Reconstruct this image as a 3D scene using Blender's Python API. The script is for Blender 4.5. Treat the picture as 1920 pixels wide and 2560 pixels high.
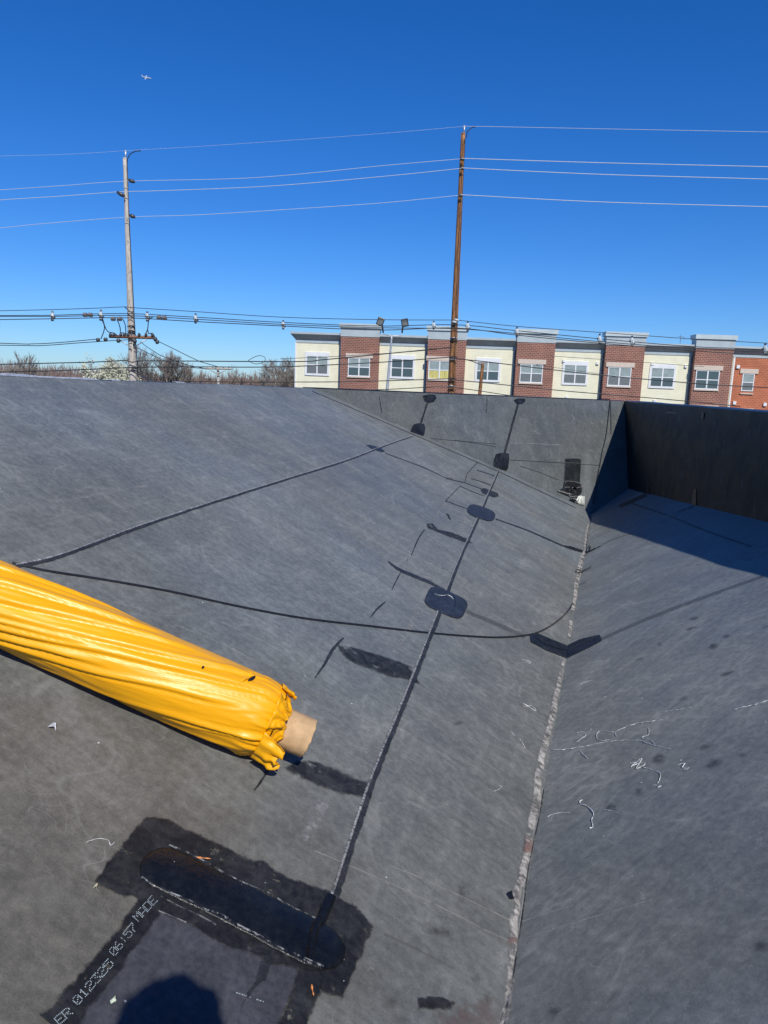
import bpy, bmesh, math, random
from mathutils import Vector, Matrix, noise
from mathutils.bvhtree import BVHTree
PI = math.pi
R = math.radians
random.seed(7)
S = 1.6                                   # lens is 1.6 m above the membrane below it
for o in list(bpy.data.objects): bpy.data.objects.remove(o)
scn = bpy.context.scene
col = scn.collection

# ------------------------------------------------------------------ camera, sky, sun
F_PX, HY = 1813.0, 963.9
ROLL = math.atan(.038)
PITCH = math.atan((1280-HY)*math.cos(ROLL)/F_PX)
cd = bpy.data.cameras.new('camera'); cam = bpy.data.objects.new('camera', cd); col.objects.link(cam)
cd.sensor_fit = 'VERTICAL'; cd.sensor_height = 24; cd.lens = F_PX/2560*24
cd.clip_start = .02; cd.clip_end = 20000
up0 = Vector((0, math.sin(PITCH), math.cos(PITCH))); fw = Vector((0, math.cos(PITCH), -math.sin(PITCH)))
rt = Vector((math.cos(ROLL), 0, 0)) + up0*math.sin(ROLL)
uv_ = Vector((-math.sin(ROLL), 0, 0)) + up0*math.cos(ROLL)
M = Matrix.Identity(4)
for i in range(3):
    M[i][0] = rt[i]; M[i][1] = uv_[i]; M[i][2] = -fw[i]
cam.matrix_world = M
scn.camera = cam
SAZ, SEL = .2877, .7529                   # light travels left of the view, falls at 43 degrees
w = bpy.data.worlds.new('World'); scn.world = w; w.use_nodes = True
nt = w.node_tree; bg = nt.nodes['Background']
sky = nt.nodes.new('ShaderNodeTexSky'); sky.sky_type = 'NISHITA'; sky.sun_disc = False
sky.sun_elevation = SEL
sun_dir = Vector((math.sin(SAZ)*math.cos(SEL), -math.cos(SAZ)*math.cos(SEL), math.sin(SEL)))
sky.sun_rotation = math.atan2(sun_dir.x, sun_dir.y)
sky.air_density = 1.0; sky.dust_density = .15; sky.ozone_density = 3.0; sky.altitude = 100
hs = nt.nodes.new('ShaderNodeHueSaturation'); hs.inputs['Saturation'].default_value = 1.13
hs.inputs['Value'].default_value = 1.0; hs.inputs['Hue'].default_value = .503
tn = nt.nodes.new('ShaderNodeMix'); tn.data_type = 'RGBA'; tn.blend_type = 'MULTIPLY'; tn.inputs[0].default_value = 1; tn.inputs[7].default_value = (.45, .655, 1.0, 1)
nt.links.new(sky.outputs[0], tn.inputs[6]); nt.links.new(tn.outputs[2], hs.inputs['Color']); nt.links.new(hs.outputs[0], bg.inputs[0])
bg.inputs[1].default_value = .12
sl = bpy.data.lights.new('sun', 'SUN'); sl.energy = 4.2; sl.angle = R(.5); sl.color = (1, .955, .88)
so = bpy.data.objects.new('sun', sl); col.objects.link(so)
so.rotation_euler = sun_dir.to_track_quat('Z', 'Y').to_euler()
scn.view_settings.view_transform = 'Standard'; scn.view_settings.look = 'None'
scn.view_settings.exposure = 0; scn.view_settings.gamma = 1

# ------------------------------------------------------------------ helpers
def ray(px, py):
    u = (px-960)/F_PX; v = -(py-1280)/F_PX
    c, s = math.cos(ROLL), math.sin(ROLL)
    a = u*c - v*s; b = u*s + v*c
    return Vector((a, math.cos(PITCH)+b*math.sin(PITCH), -math.sin(PITCH)+b*math.cos(PITCH)))
def at(px, py, Y):
    r = ray(px, py); return r*(Y/r.y)
def proj(p):                              # the inverse of ray: photo position of a point
    z = p.dot(fw); return 960+F_PX*p.dot(rt)/z, 1280-F_PX*p.dot(uv_)/z
def hit(r, n, d): return r*(d/r.dot(n))
def tag(o, label=None, cat=None, group=None, kind=None):
    if label: o['label'] = label
    if cat: o['category'] = cat
    if group: o['group'] = group
    if kind: o['kind'] = kind
    return o
def empty(name, loc=(0, 0, 0), label=None, cat=None, group=None, kind=None):
    o = bpy.data.objects.new(name, None); col.objects.link(o); o.location = loc
    o.empty_display_size = .1
    return tag(o, label, cat, group, kind)
def link(name, me, mat, parent=None, smooth=False):
    o = bpy.data.objects.new(name, me); col.objects.link(o)
    if mat: me.materials.append(mat)
    if smooth:
        for p in me.polygons: p.use_smooth = True
    if parent:
        o.parent = parent
        o.matrix_parent_inverse = Matrix.Translation(-Vector(parent.location))
    return o
class MB:
    def __init__(s): s.v = []; s.f = []; s.uv = None
    def add(s, vs, fs):
        n = len(s.v); s.v += [tuple(q) for q in vs]; s.f += [tuple(i+n for i in f) for f in fs]
    def box(s, c, sx, sy, sz, ax=None):
        c = Vector(c); X, Y, Z = ax or (Vector((1, 0, 0)), Vector((0, 1, 0)), Vector((0, 0, 1)))
        vs = [c + X*(sx/2*i) + Y*(sy/2*j) + Z*(sz/2*k) for k in (-1, 1) for j in (-1, 1) for i in (-1, 1)]
        s.add(vs, [(0, 2, 3, 1), (4, 5, 7, 6), (0, 1, 5, 4), (2, 6, 7, 3), (0, 4, 6, 2), (1, 3, 7, 5)])
    def tube(s, pts, rad, n=8, cap=True):
        pts = [Vector(p) for p in pts]
        if not hasattr(rad, '__len__'): rad = [rad]*len(pts)
        prev = None; rings = []
        for i, p in enumerate(pts):
            t = (pts[min(i+1, len(pts)-1)] - pts[max(i-1, 0)])
            t = t.normalized() if t.length > 1e-9 else Vector((0, 0, 1))
            if prev is None:
                a = Vector((0, 0, 1)) if abs(t.z) < .9 else Vector((1, 0, 0))
                prev = t.cross(a).normalized()
            prev = (prev - t*prev.dot(t)).normalized(); b = t.cross(prev)
            rings.append([p + (prev*math.cos(2*PI*k/n) + b*math.sin(2*PI*k/n))*rad[i] for k in range(n)])
        n0 = len(s.v)
        for r_ in rings: s.v += [tuple(q) for q in r_]
        for i in range(len(rings)-1):
            for k in range(n):
                s.f.append((n0+i*n+k, n0+i*n+(k+1) % n, n0+(i+1)*n+(k+1) % n, n0+(i+1)*n+k))
        if cap:
            s.f.append(tuple(n0+k for k in reversed(range(n)))); s.f.append(tuple(n0+(len(rings)-1)*n+k for k in range(n)))
    def mesh(s, name):
        me = bpy.data.meshes.new(name); me.from_pydata(s.v, [], s.f); me.update(); return me
    def build(s, name, mat, parent=None, smooth=False):
        return link(name, s.mesh(name), mat, parent, smooth)
def pts_lerp(pts, step):                  # resample a polyline (lists of numbers), Catmull-Rom smoothed
    P = [list(p) for p in pts]; out = []
    for i in range(len(P)-1):
        a, b, c, d = P[max(i-1, 0)], P[i], P[i+1], P[min(i+2, len(P)-1)]
        n = max(1, int(math.dist(b[:2], c[:2])/step))
        for k in range(n):
            t = k/n
            out.append([.5*((2*b[j]) + (c[j]-a[j])*t + (2*a[j]-5*b[j]+4*c[j]-d[j])*t*t + (-a[j]+3*b[j]-3*c[j]+d[j])*t**3) for j in range(len(b))])
    out.append(P[-1]); return out

# ------------------------------------------------------------------ materials
def mk(name):
    m = bpy.data.materials.new(name); m.use_nodes = True
    nt = m.node_tree; return m, nt, nt.nodes['Principled BSDF']
def N(nt, t, **kw):
    n = nt.nodes.new(t)
    for k, v in kw.items(): setattr(n, k, v)
    return n
def setin(nt, n, key, val):
    if hasattr(val, 'node'): nt.links.new(val, n.inputs[key])
    else: n.inputs[key].default_value = val
def mth(nt, op, a, b=0., c=None, clamp=False):
    n = N(nt, 'ShaderNodeMath', operation=op, use_clamp=clamp); setin(nt, n, 0, a); setin(nt, n, 1, b)
    if c is not None: setin(nt, n, 2, c)
    return n.outputs[0]
def mixc(nt, f, a, b, typ='MIX'):
    n = N(nt, 'ShaderNodeMix', data_type='RGBA', blend_type=typ); n.clamp_factor = True
    setin(nt, n, 0, f)
    for k, v in ((6, a), (7, b)):
        if not hasattr(v, 'node') and len(v) == 3: v = (*v, 1)
        setin(nt, n, k, v)
    return n.outputs[2]
def mixf(nt, f, a, b):
    n = N(nt, 'ShaderNodeMix', data_type='FLOAT'); setin(nt, n, 0, f); setin(nt, n, 2, a); setin(nt, n, 3, b); return n.outputs[0]
def ramp(nt, x, a, b, lo=0., hi=1.):
    n = N(nt, 'ShaderNodeMapRange', interpolation_type='SMOOTHSTEP'); setin(nt, n, 0, x); setin(nt, n, 1, a); setin(nt, n, 2, b)
    setin(nt, n, 3, lo); setin(nt, n, 4, hi); return n.outputs[0]
def noi(nt, vec, scale, det=4., rough=.55, dist=0.):
    n = N(nt, 'ShaderNodeTexNoise'); nt.links.new(vec, n.inputs['Vector'])
    n.inputs['Scale'].default_value = scale; n.inputs['Detail'].default_value = det
    n.inputs['Roughness'].default_value = rough; n.inputs['Distortion'].default_value = dist; return n.outputs[0]
def mapping(nt, vec, rot=(0, 0, 0), sc=(1, 1, 1), loc=(0, 0, 0)):
    n = N(nt, 'ShaderNodeMapping'); nt.links.new(vec, n.inputs[0])
    n.inputs['Rotation'].default_value = rot; n.inputs['Scale'].default_value = sc; n.inputs['Location'].default_value = loc
    return n.outputs[0]
def bump(nt, h, strength, dist, normal=None):
    n = N(nt, 'ShaderNodeBump'); setin(nt, n, 'Height', h); n.inputs['Strength'].default_value = strength
    n.inputs['Distance'].default_value = dist
    if normal: nt.links.new(normal, n.inputs['Normal'])
    return n.outputs[0]
ANG_L = ANG_R = 0.
def membrane(nt, tint=(1, 1, 1), base=.119, wall=False):
    """rubber sheet: returns colour, roughness, height; everything is a function of position on the roof"""
    g = N(nt, 'ShaderNodeNewGeometry').outputs['Position']
    if wall: str_ = mapping(nt, g, sc=(2, 2, 5)); str2 = mapping(nt, g, sc=(7, 7, 1.5)); q = g
    else:                                 # the weave and the brushing run with each sheet: turned on either side of the valley
        dt = N(nt, 'ShaderNodeVectorMath', operation='DOT_PRODUCT'); nt.links.new(g, dt.inputs[0]); dt.inputs[1].default_value = (vd.y, -vd.x, 0)
        right = mth(nt, 'GREATER_THAN', dt.outputs['Value'], vd.y*V0.x - vd.x*V0.y)
        vr = N(nt, 'ShaderNodeVectorRotate', rotation_type='Z_AXIS'); nt.links.new(g, vr.inputs[0]); nt.links.new(mixf(nt, right, -ANG_L, -ANG_R), vr.inputs['Angle'])
        q = vr.outputs[0]; str_ = mapping(nt, q, sc=(.9, 6, 2.2)); str2 = mapping(nt, q, sc=(2.2, 26, 4))
    big = noi(nt, g, .9, 3); mid = noi(nt, g, 4.5, 5, .62, .4); fine = noi(nt, g, 38, 4, .65); tiny = noi(nt, g, 260, 2)
    s1 = noi(nt, str_, 1.6, 4, .6); s2 = noi(nt, str2, 2.2, 3, .6)
    v = ramp(nt, big, .25, .75, .88, 1.12)
    v = mth(nt, 'MULTIPLY', v, ramp(nt, mid, .25, .75, .90, 1.12))
    v = mth(nt, 'MULTIPLY', v, ramp(nt, fine, .25, .8, .82, 1.26))
    v = mth(nt, 'MULTIPLY', v, ramp(nt, s1, .25, .75, .96, 1.04))
    v = mth(nt, 'MULTIPLY', v, ramp(nt, s2, .25, .78, .92, 1.11))
    v = mth(nt, 'MULTIPLY', v, ramp(nt, tiny, .2, .8, .85, 1.17))
    # chalky scuffs
    sc = mth(nt, 'MULTIPLY', ramp(nt, mid, .58, .78), ramp(nt, s2, .45, .75))
    v = mth(nt, 'ADD', v, mth(nt, 'MULTIPLY', sc, .45))
    if not wall:                          # the weave printed into the sheet: faint lines both ways
        sp = N(nt, 'ShaderNodeSeparateXYZ'); nt.links.new(q, sp.inputs[0])
        for ch, per in ((0, .115), (1, .19)):
            fr = mth(nt, 'FRACT', mth(nt, 'DIVIDE', sp.outputs[ch], per))
            ln = ramp(nt, mth(nt, 'ABSOLUTE', mth(nt, 'SUBTRACT', fr, .5)), .0, .16, 1, 0)
            v = mth(nt, 'ADD', v, mth(nt, 'MULTIPLY', mth(nt, 'MULTIPLY', ln, ramp(nt, mid, .35, .6)), .11))
    warm = (1.02, 1.0, .96); cool = (.95, 1.0, 1.05)
    hue = mixc(nt, ramp(nt, noi(nt, g, .6, 2), .35, .65), warm, cool)
    if not wall:                          # browner, slightly darker tone round a spot before the yellow roll
        ds = N(nt, 'ShaderNodeVectorMath', operation='DISTANCE'); nt.links.new(g, ds.inputs[0]); ds.inputs[1].default_value = (-1.0, 1.2, -1.3)
        dm = ramp(nt, mth(nt, 'ADD', ds.outputs['Value'], mth(nt, 'MULTIPLY', mid, .7)), .9, 1.7, 1, 0)
        hue = mixc(nt, dm, hue, (.98, .88, .76))
    vm = N(nt, 'ShaderNodeVectorMath', operation='SCALE'); nt.links.new(hue, vm.inputs[0]); nt.links.new(mth(nt, 'MULTIPLY', v, base), vm.inputs['Scale'])
    c = mixc(nt, 1., vm.outputs[0], tint, 'MULTIPLY')
    for sc_, lo, wdt, op, ofs in ((7., .55, .003, .20, 2.), (13., .53, .0045, .18, 5.), (3.1, .58, .002, .20, 8.)):
        hn = noi(nt, mapping(nt, g, loc=(ofs, ofs*2, ofs)), sc_, 1.5, .4, .3); hl = ramp(nt, mth(nt, 'ABSOLUTE', mth(nt, 'SUBTRACT', hn, .5)), .0, wdt*1.6, 1, 0)
        hm = ramp(nt, noi(nt, mapping(nt, g, loc=(ofs*3, 1, ofs)), sc_*1.4, 3, .6), lo, lo+.1)
        c = mixc(nt, mth(nt, 'MULTIPLY', mth(nt, 'MULTIPLY', hl, hm), op), c, (.36, .36, .35))
    # dried water marks and trodden dust
    wn = noi(nt, mapping(nt, g, loc=(3, 8, 2)), 1.7, 3, .5, .8); rg = ramp(nt, mth(nt, 'ABSOLUTE', mth(nt, 'SUBTRACT', wn, .5)), .0, .018, 1, 0)
    c = mixc(nt, mth(nt, 'MULTIPLY', mth(nt, 'MULTIPLY', rg, ramp(nt, mid, .4, .6)), .14), c, (.33, .33, .32))
    du = mth(nt, 'MULTIPLY', ramp(nt, noi(nt, mapping(nt, g, loc=(1, 5, 9)), 2.6, 6, .72, 1.2), .52, .72), ramp(nt, noi(nt, g, 90, 3, .7), .4, .65))
    c = mixc(nt, mth(nt, 'MULTIPLY', du, .16), c, (.30, .30, .28))
    # white grit
    vo = N(nt, 'ShaderNodeTexVoronoi'); nt.links.new(g, vo.inputs['Vector']); vo.inputs['Scale'].default_value = 21 if not wall else 13
    vsep = N(nt, 'ShaderNodeSeparateColor'); nt.links.new(vo.outputs['Color'], vsep.inputs[0])
    thr = mth(nt, 'MULTIPLY', mth(nt, 'POWER', vsep.outputs[0], 11.), .075)
    dot = mth(nt, 'LESS_THAN', vo.outputs['Distance'], thr)
    c = mixc(nt, mth(nt, 'MULTIPLY', dot, .8), c, (.55, .55, .52))
    # pinkish and dark stains
    st = ramp(nt, noi(nt, mapping(nt, g, loc=(7, 3, 1)), 3.1, 4, .6), .68, .76)
    c = mixc(nt, mth(nt, 'MULTIPLY', st, .45), c, (.025, .026, .03))
    rough = ramp(nt, mid, .2, .8, .44, .6)
    h = mth(nt, 'ADD', mth(nt, 'MULTIPLY', fine, .5), mth(nt, 'ADD', mth(nt, 'MULTIPLY', s1, 1.2), mth(nt, 'MULTIPLY', tiny, .12)))
    return c, rough, h, g
def mat_membrane(name, spec=.5, **kw):
    m, nt, b = mk(name); c, r, h, g = membrane(nt, **kw)
    nt.links.new(c, b.inputs['Base Color']); nt.links.new(r, b.inputs['Roughness'])
    nt.links.new(bump(nt, h, .55 if not kw.get('wall') else .3, .004), b.inputs['Normal']); b.inputs['Specular IOR Level'].default_value = spec; b.inputs['Diffuse Roughness'].default_value = 1.
    return m
def mat_decal(name, color, rough=.5, rag=.012, nscale=60, soft=.003, opacity=1., holes=0., color2=None, wall=False, tint=None, base=None, bumpk=0., c2scale=14, spec=.3, bg=None):
    """a thin film lying on the sheet: its own colour where attribute sd > 0, nothing at all outside its ragged edge"""
    m, nt, b = mk(name); g = N(nt, 'ShaderNodeNewGeometry').outputs['Position']
    a = N(nt, 'ShaderNodeAttribute', attribute_name='sd').outputs['Fac']
    n1 = noi(nt, g, nscale, 5, .65); n2 = noi(nt, g, nscale*.28, 4, .6)
    sd = mth(nt, 'ADD', a, mth(nt, 'MULTIPLY', mth(nt, 'SUBTRACT', mth(nt, 'ADD', mth(nt, 'MULTIPLY', n1, .5), mth(nt, 'MULTIPLY', n2, .5)), .5), rag*2.6))
    f = ramp(nt, sd, -soft, soft)
    if holes: f = mth(nt, 'MULTIPLY', f, ramp(nt, noi(nt, g, nscale*.6, 5, .7), holes-.07, holes+.07))
    f = mth(nt, 'MULTIPLY', f, opacity)
    fine = noi(nt, g, 60, 5, .65); v = mth(nt, 'MULTIPLY', ramp(nt, fine, .25, .75, .75, 1.25), ramp(nt, noi(nt, g, 9, 4, .6), .3, .7, .85, 1.15))
    cc = color
    if color2: cc = mixc(nt, ramp(nt, noi(nt, g, c2scale, 5, .65, .6), .38, .66), color, color2)
    sv = N(nt, 'ShaderNodeVectorMath', operation='SCALE'); setin(nt, sv, 0, cc); nt.links.new(v, sv.inputs['Scale'])
    vo = N(nt, 'ShaderNodeTexVoronoi'); nt.links.new(g, vo.inputs['Vector']); vo.inputs['Scale'].default_value = 38
    sp = N(nt, 'ShaderNodeSeparateColor'); nt.links.new(vo.outputs['Color'], sp.inputs[0])
    dot = mth(nt, 'LESS_THAN', vo.outputs['Distance'], mth(nt, 'MULTIPLY', mth(nt, 'POWER', sp.outputs[0], 7.), .10))
    nt.links.new(mixc(nt, mth(nt, 'MULTIPLY', dot, .8), sv.outputs[0], (.5, .5, .48)), b.inputs['Base Color'])
    nt.links.new(f, b.inputs['Alpha'])
    nt.links.new(ramp(nt, fine, .3, .7, max(.05, rough-.08), rough+.1), b.inputs['Roughness'])
    nt.links.new(bump(nt, mth(nt, 'ADD', fine, mth(nt, 'MULTIPLY', f, bumpk)), .5, .004), b.inputs['Normal']); b.inputs['Specular IOR Level'].default_value = spec
    return m
def mat_plain(name, color, rough=.5, metal=0., var=.12, scale=8., bumpd=0., spec=.5, color2=None, stretch=(1, 1, 1)):
    m, nt, b = mk(name); tc = N(nt, 'ShaderNodeTexCoord').outputs['Object']
    g = mapping(nt, tc, sc=stretch); n = noi(nt, g, scale, 5, .6)
    c2 = color2 or tuple(x*(1-var*2) for x in color)
    nt.links.new(mixc(nt, ramp(nt, n, .3, .7), tuple(min(1, x*(1+var)) for x in color), c2), b.inputs['Base Color'])
    b.inputs['Roughness'].default_value = rough; b.inputs['Metallic'].default_value = metal; b.inputs['Specular IOR Level'].default_value = spec
    if bumpd: nt.links.new(bump(nt, n, .6, bumpd), b.inputs['Normal'])
    return m

# ------------------------------------------------------------------ the roof surfaces
G_, GAZ, TR = .4867, R(16.05), .5332
upd = Vector((-math.cos(GAZ), math.sin(GAZ), 0))
nL = Vector((-G_*upd.x, -G_*upd.y, 1)); dL = -S
def L_(q): return hit(ray(*q), nL, dL)
V0 = L_((1479, 1284)); V1 = L_((1262, 2540))
vd = (V1-V0).normalized()
side = Vector((0, 0, 1)).cross(vd).normalized()
if side.x < 0: side = -side
nR = (side*math.cos(TR) + Vector((0, 0, 1))*math.sin(TR)).cross(vd).normalized()
if nR.z < 0: nR = -nR
dR = nR.dot(V0)
def R_(q): return hit(ray(*q), nR, dR)
B1 = R_((1571, 1222)); B2 = R_((1920, 1306))
wdir = (B2-B1)
wh = Vector((wdir.x, wdir.y, 0)).normalized(); nW = Vector((wh.y, -wh.x, 0)); dW = nW.dot(B1)
T1 = hit(ray(1561, 1003), nW, dW); T2 = hit(ray(1920, 1022), nW, dW)
def und(x, y):                            # the sheet is never quite flat
    v = noise.noise(Vector((x*.8, y*.8, 3.1)))*.012 + noise.noise(Vector((x*2.3, y*2.3, 9.7)))*.0035
    return v
def Z(p, k=1.): return Vector((p.x, p.y, p.z + k*und(p.x, p.y)))
def quadgrid(mb, rowA, rowB, n, disp=True, kfun=None):
    """strip between two equal-length point rows, n cells across"""
    m = len(rowA); base = len(mb.v)
    for j in range(n+1):
        for i in range(m):
            p = rowA[i].lerp(rowB[i], j/n); k = kfun(i/(m-1), j/n) if kfun else 1.
            mb.v.append(tuple(Z(p, k)))
    for j in range(n):
        for i in range(m-1):
            a = base+j*m+i; mb.f.append((a, a+1, a+m+1, a+m))
def lin(a, b, n): return [a.lerp(b, i/n) for i in range(n+1)]
valley_far = V0; valley_near = V0 + vd*((V0-V1).length + 4.2)
RA = L_((788, 971)); RB = L_((0, 941)); rdir = (RB-RA)
ridge_near = RA + rdir*2.6
dn = -2.8
n_along = 150
# left slope: between the valley and the line parapet-foot + ridge
mbL = MB()
foot = [V0, L_((1457, 1270)), L_((1239, 1168)), L_((1032, 1080)), RA]
# first the triangle fan to the parapet foot, as strips from the valley
edge = []
for i in range(len(foot)-1): edge += lin(foot[i], foot[i+1], 22)[:-1]
nfoot = len(edge)
edge += lin(RA, ridge_near, 120)
val = []
for i in range(len(edge)):
    if i < nfoot: val.append(V0.lerp(V0 + vd*3.2, (i/nfoot)**1.3))
    else: val.append((V0+vd*3.2).lerp(valley_near, (i-nfoot)/120))
quadgrid(mbL, edge, val, 110)
mbR = MB()
wb = lin(B1, B1 + (B2-B1)*3.4, 110); vv = lin(V0, valley_near, 110)
quadgrid(mbR, wb, vv, 60)
a_, b_ = L_((962, 1133)), L_((1162, 1207)); ANG_L = math.atan2((b_-a_).y, (b_-a_).x)
a_, b_ = R_((1504, 1598)), R_((1909, 1441)); ANG_R = math.atan2((b_-a_).y, (b_-a_).x)
M_roof = mat_membrane('roof_rubber', tint=(.94, 1.0, .99), spec=.42)
mbRoof = MB(); mbRoof.add(mbL.v, mbL.f); mbRoof.add(mbR.v, mbR.f)
roof = mbRoof.build('roof', M_roof, smooth=True)
tag(roof, 'grey rubber roof sheet falling from both sides into a long valley', kind='structure')
# far parapet (sloping face) and right parapet
ptsF = [V0, B1, T1] + foot[1:]
c0 = sum(ptsF, Vector())/len(ptsF)
cov = [[sum((p-c0)[i]*(p-c0)[j] for p in ptsF) for j in range(3)] for i in range(3)]
nF = Vector((0, -.79, .61))
covm = Matrix(cov); inv = (covm + Matrix.Identity(3)*1e-4).inverted()
for _ in range(60): nF = (inv @ nF).normalized()
if nF.y > 0: nF = -nF
dF = nF.dot(c0)
def topF(q):
    p = hit(ray(*q), nF, dF); return p
rowsB = [B1, V0] + foot[1:]
def ty(x): return 1003 + (x-1561)*(1003-971)/(1561-788)
rowsT = [T1, topF((1480, ty(1480)))] + [topF((x, ty(x))) for x in (1462, 1240, 1034)] + [RA]
fb, ft = [], []
for i in range(len(rowsB)-1):
    k = 12 if i != 1 else 3
    fb += lin(rowsB[i], rowsB[i+1], k)[:-1]; ft += lin(rowsT[i], rowsT[i+1], k)[:-1]
fb.append(rowsB[-1]); ft.append(rowsT[-1])
def kf(i, j): return 1-j
mbF = MB(); quadgrid(mbF, fb, ft, 14, kfun=kf)
TINT_F = (.93, 1.0, .96)
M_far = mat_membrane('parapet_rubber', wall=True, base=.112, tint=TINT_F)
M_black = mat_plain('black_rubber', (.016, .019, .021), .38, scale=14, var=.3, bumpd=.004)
M_side = mat_membrane('shade_toned_rubber', wall=True, base=.010, tint=(.55, 1.0, 1.1), spec=.22)  # the shade on this face is put into its dark teal colour
M_wallout = mat_plain('outer_wall_block', (.42, .40, .37), .85, scale=2.5, var=.1, bumpd=.01)
par = empty('parapet_wall', V0, 'sloping sunlit rubber covered parapet at the far end of the roof valley', 'parapet')
pf = mbF.build('membrane_face', M_far, par, smooth=True)
back = Vector((-nF.x, -nF.y, 0)).normalized()*.32
mc = MB(); m = len(ft)
cap1 = [p + Vector((0, 0, .003)) - back*.02 for p in ft]; cap2 = [p + Vector((0, 0, .012)) + back*.06 for p in ft]; cap3 = [p + Vector((0, 0, .008)) + back for p in ft]
cap4 = [p - Vector((0, 0, .12)) + back*1.03 for p in ft]
for a in (cap1, cap2, cap3, cap4): mc.v += [tuple(p) for p in a]
for j in range(3):
    for i in range(m-1): mc.f.append((j*m+i, j*m+i+1, (j+1)*m+i+1, (j+1)*m+i))
mc.build('cap', M_black, par, smooth=False)
mo = MB(); o1 = [p - Vector((0, 0, .1)) + back for p in ft]; o2 = [Vector((p.x, p.y, -7)) for p in o1]
mo.v = [tuple(p) for p in o1+o2]; mo.f = [(i, i+1, m+i+1, m+i) for i in range(m-1)]
mo.build('outer_wall', M_wallout, par)
par2 = empty('parapet_wall', B1, 'dark shaded upright parapet on the right casting shade on the roof', 'parapet')
E1 = B1 + (B2-B1)*3.4; tdir = (T2-T1)
Tn = hit(ray(1920, 1022), nW, dW); Te = T1 + (T2-T1)*3.4; Te.z = T2.z
mbW = MB(); quadgrid(mbW, lin(B1, E1, 80), lin(T1, Te, 80), 16, kfun=kf)
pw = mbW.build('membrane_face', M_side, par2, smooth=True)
outv = nW if nW.x > 0 else -nW
mc = MB(); tt = lin(T1, Te, 80); m = len(tt)
for i, p in enumerate(tt): p.z += noise.noise(Vector((i*.21, 0, 0)))*.006 + noise.noise(Vector((i*1.3, 4, 0)))*.003
for a, dz in ((0, 0), (.02, .012), (.32, .008), (.33, -.12)): mc.v += [tuple(p + outv*a + Vector((0, 0, dz))) for p in tt]
for j in range(3):
    for i in range(m-1): mc.f.append((j*m+i, (j+1)*m+i, (j+1)*m+i+1, j*m+i+1))
mc.build('cap', M_black, par2)
mo = MB(); o1 = [p + outv*.32 - Vector((0, 0, .1)) for p in tt]; mo.v = [tuple(p) for p in o1] + [(p.x, p.y, -7) for p in o1]
mo.f = [(i, m+i, m+i+1, i+1) for i in range(m-1)]; mo.build('outer_wall', M_wallout, par2)
# the edge along the top of the left slope
edg = lin(RA, ridge_near, 90); outn = Vector((rdir.y, -rdir.x, 0)).normalized()
if outn.x > 0: outn = -outn
eb = empty('roof_edge', RA, 'dark rubber roof edge at the top of the left slope with bits of bright flashing', 'roof edge')
me_ = MB(); m = len(edg)
for off, dz in ((0, 0), (.03, .004), (.25, -.02), (.27, -.25)):
    me_.v += [tuple(Z(p, 1 if off == 0 else .5) + outn*off + Vector((0, 0, dz))) for p in edg]
for j in range(3):
    for i in range(m-1): me_.f.append((j*m+i, j*m+i+1, (j+1)*m+i+1, (j+1)*m+i))
me_.build('edge_sheet', M_black, eb)
mo = MB(); o1 = [p + outn*.26 - Vector((0, 0, .2)) for p in edg]; mo.v = [tuple(p) for p in o1] + [(p.x, p.y, -7) for p in o1]
mo.f = [(i, i+1, m+i+1, m+i) for i in range(m-1)]; mo.build('outer_wall', M_wallout, eb)
M_alu = mat_plain('bright_flashing', (.62, .63, .64), .35, metal=.3, scale=30, bumpd=.01)
fl = None
def flash(px0, px1, hgt, w_=.03):
    pa = [L_((x, 941+(x)*(971-941)/788.)) for x in (px0, px1)]
    n = 24; ps = lin(pa[0], pa[1], n); fl = MB(); b0 = 0
    for i, p in enumerate(ps):
        k = math.sin(PI*i/n)**.35 * (1+.4*noise.noise(Vector((i*.7, px0, 0))))
        q = Z(p); z = .006+hgt*k
        fl.v += [tuple(q + Vector((0, 0, .002))), tuple(q + outn*.004 + Vector((0, 0, z))), tuple(q + outn*(.01+w_) + Vector((0, 0, z*.9))), tuple(q+outn*(.012+w_)+Vector((0, 0, 0)))]
    for i in range(n):
        for k in range(3): a = b0+i*4+k; fl.f.append((a, a+4, a+5, a+1))
    fl.build('edge_flashing', M_alu, eb)
for a, b_, h_ in ((-500, -20, .010), (-15, 100, .011), (85, 165, .006), (150, 246, .008), (280, 300, .005), (440, 462, .004)): flash(a, b_, h_)

# ray-casting onto the built surfaces, for seams, patches, marks and small things
vs, fs = [], []
for mb in (mbL, mbR, mbF, mbW):
    n = len(vs); vs += [Vector(v) for v in mb.v]; fs += [tuple(i+n for i in f) for f in mb.f]
BV = BVHTree.FromPolygons(vs, fs)
def on(px, py, lift=0.):
    r = ray(px, py).normalized(); h, n, i, d = BV.ray_cast(Vector((0, 0, 0)), r)
    if h is None: return None
    if n.dot(r) > 0: n = -n
    return h + n*lift
def mpp(px, py):                          # metres per photo pixel there, across and along
    a, b, c = on(px, py), on(px+2, py), on(px, py+2)
    if a is None: return .002, .004
    return ((b-a).length/2 if b else .002), ((c-a).length/2 if c else .004)
def seg_d(p, a, b):
    ax, ay = a; bx, by = b; dx, dy = bx-ax, by-ay
    t = max(0, min(1, ((p[0]-ax)*dx+(p[1]-ay)*dy)/(dx*dx+dy*dy+1e-9)))
    return math.hypot(p[0]-ax-t*dx, p[1]-ay-t*dy)
def finish(name, v, f, sd, mat, parent, smooth=True):
    me = bpy.data.meshes.new(name); me.from_pydata(v, [], f); me.update()
    at_ = me.attributes.new('sd', 'FLOAT', 'POINT'); at_.data.foreach_set('value', sd)
    return link(name, me, mat, parent, smooth)
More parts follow.
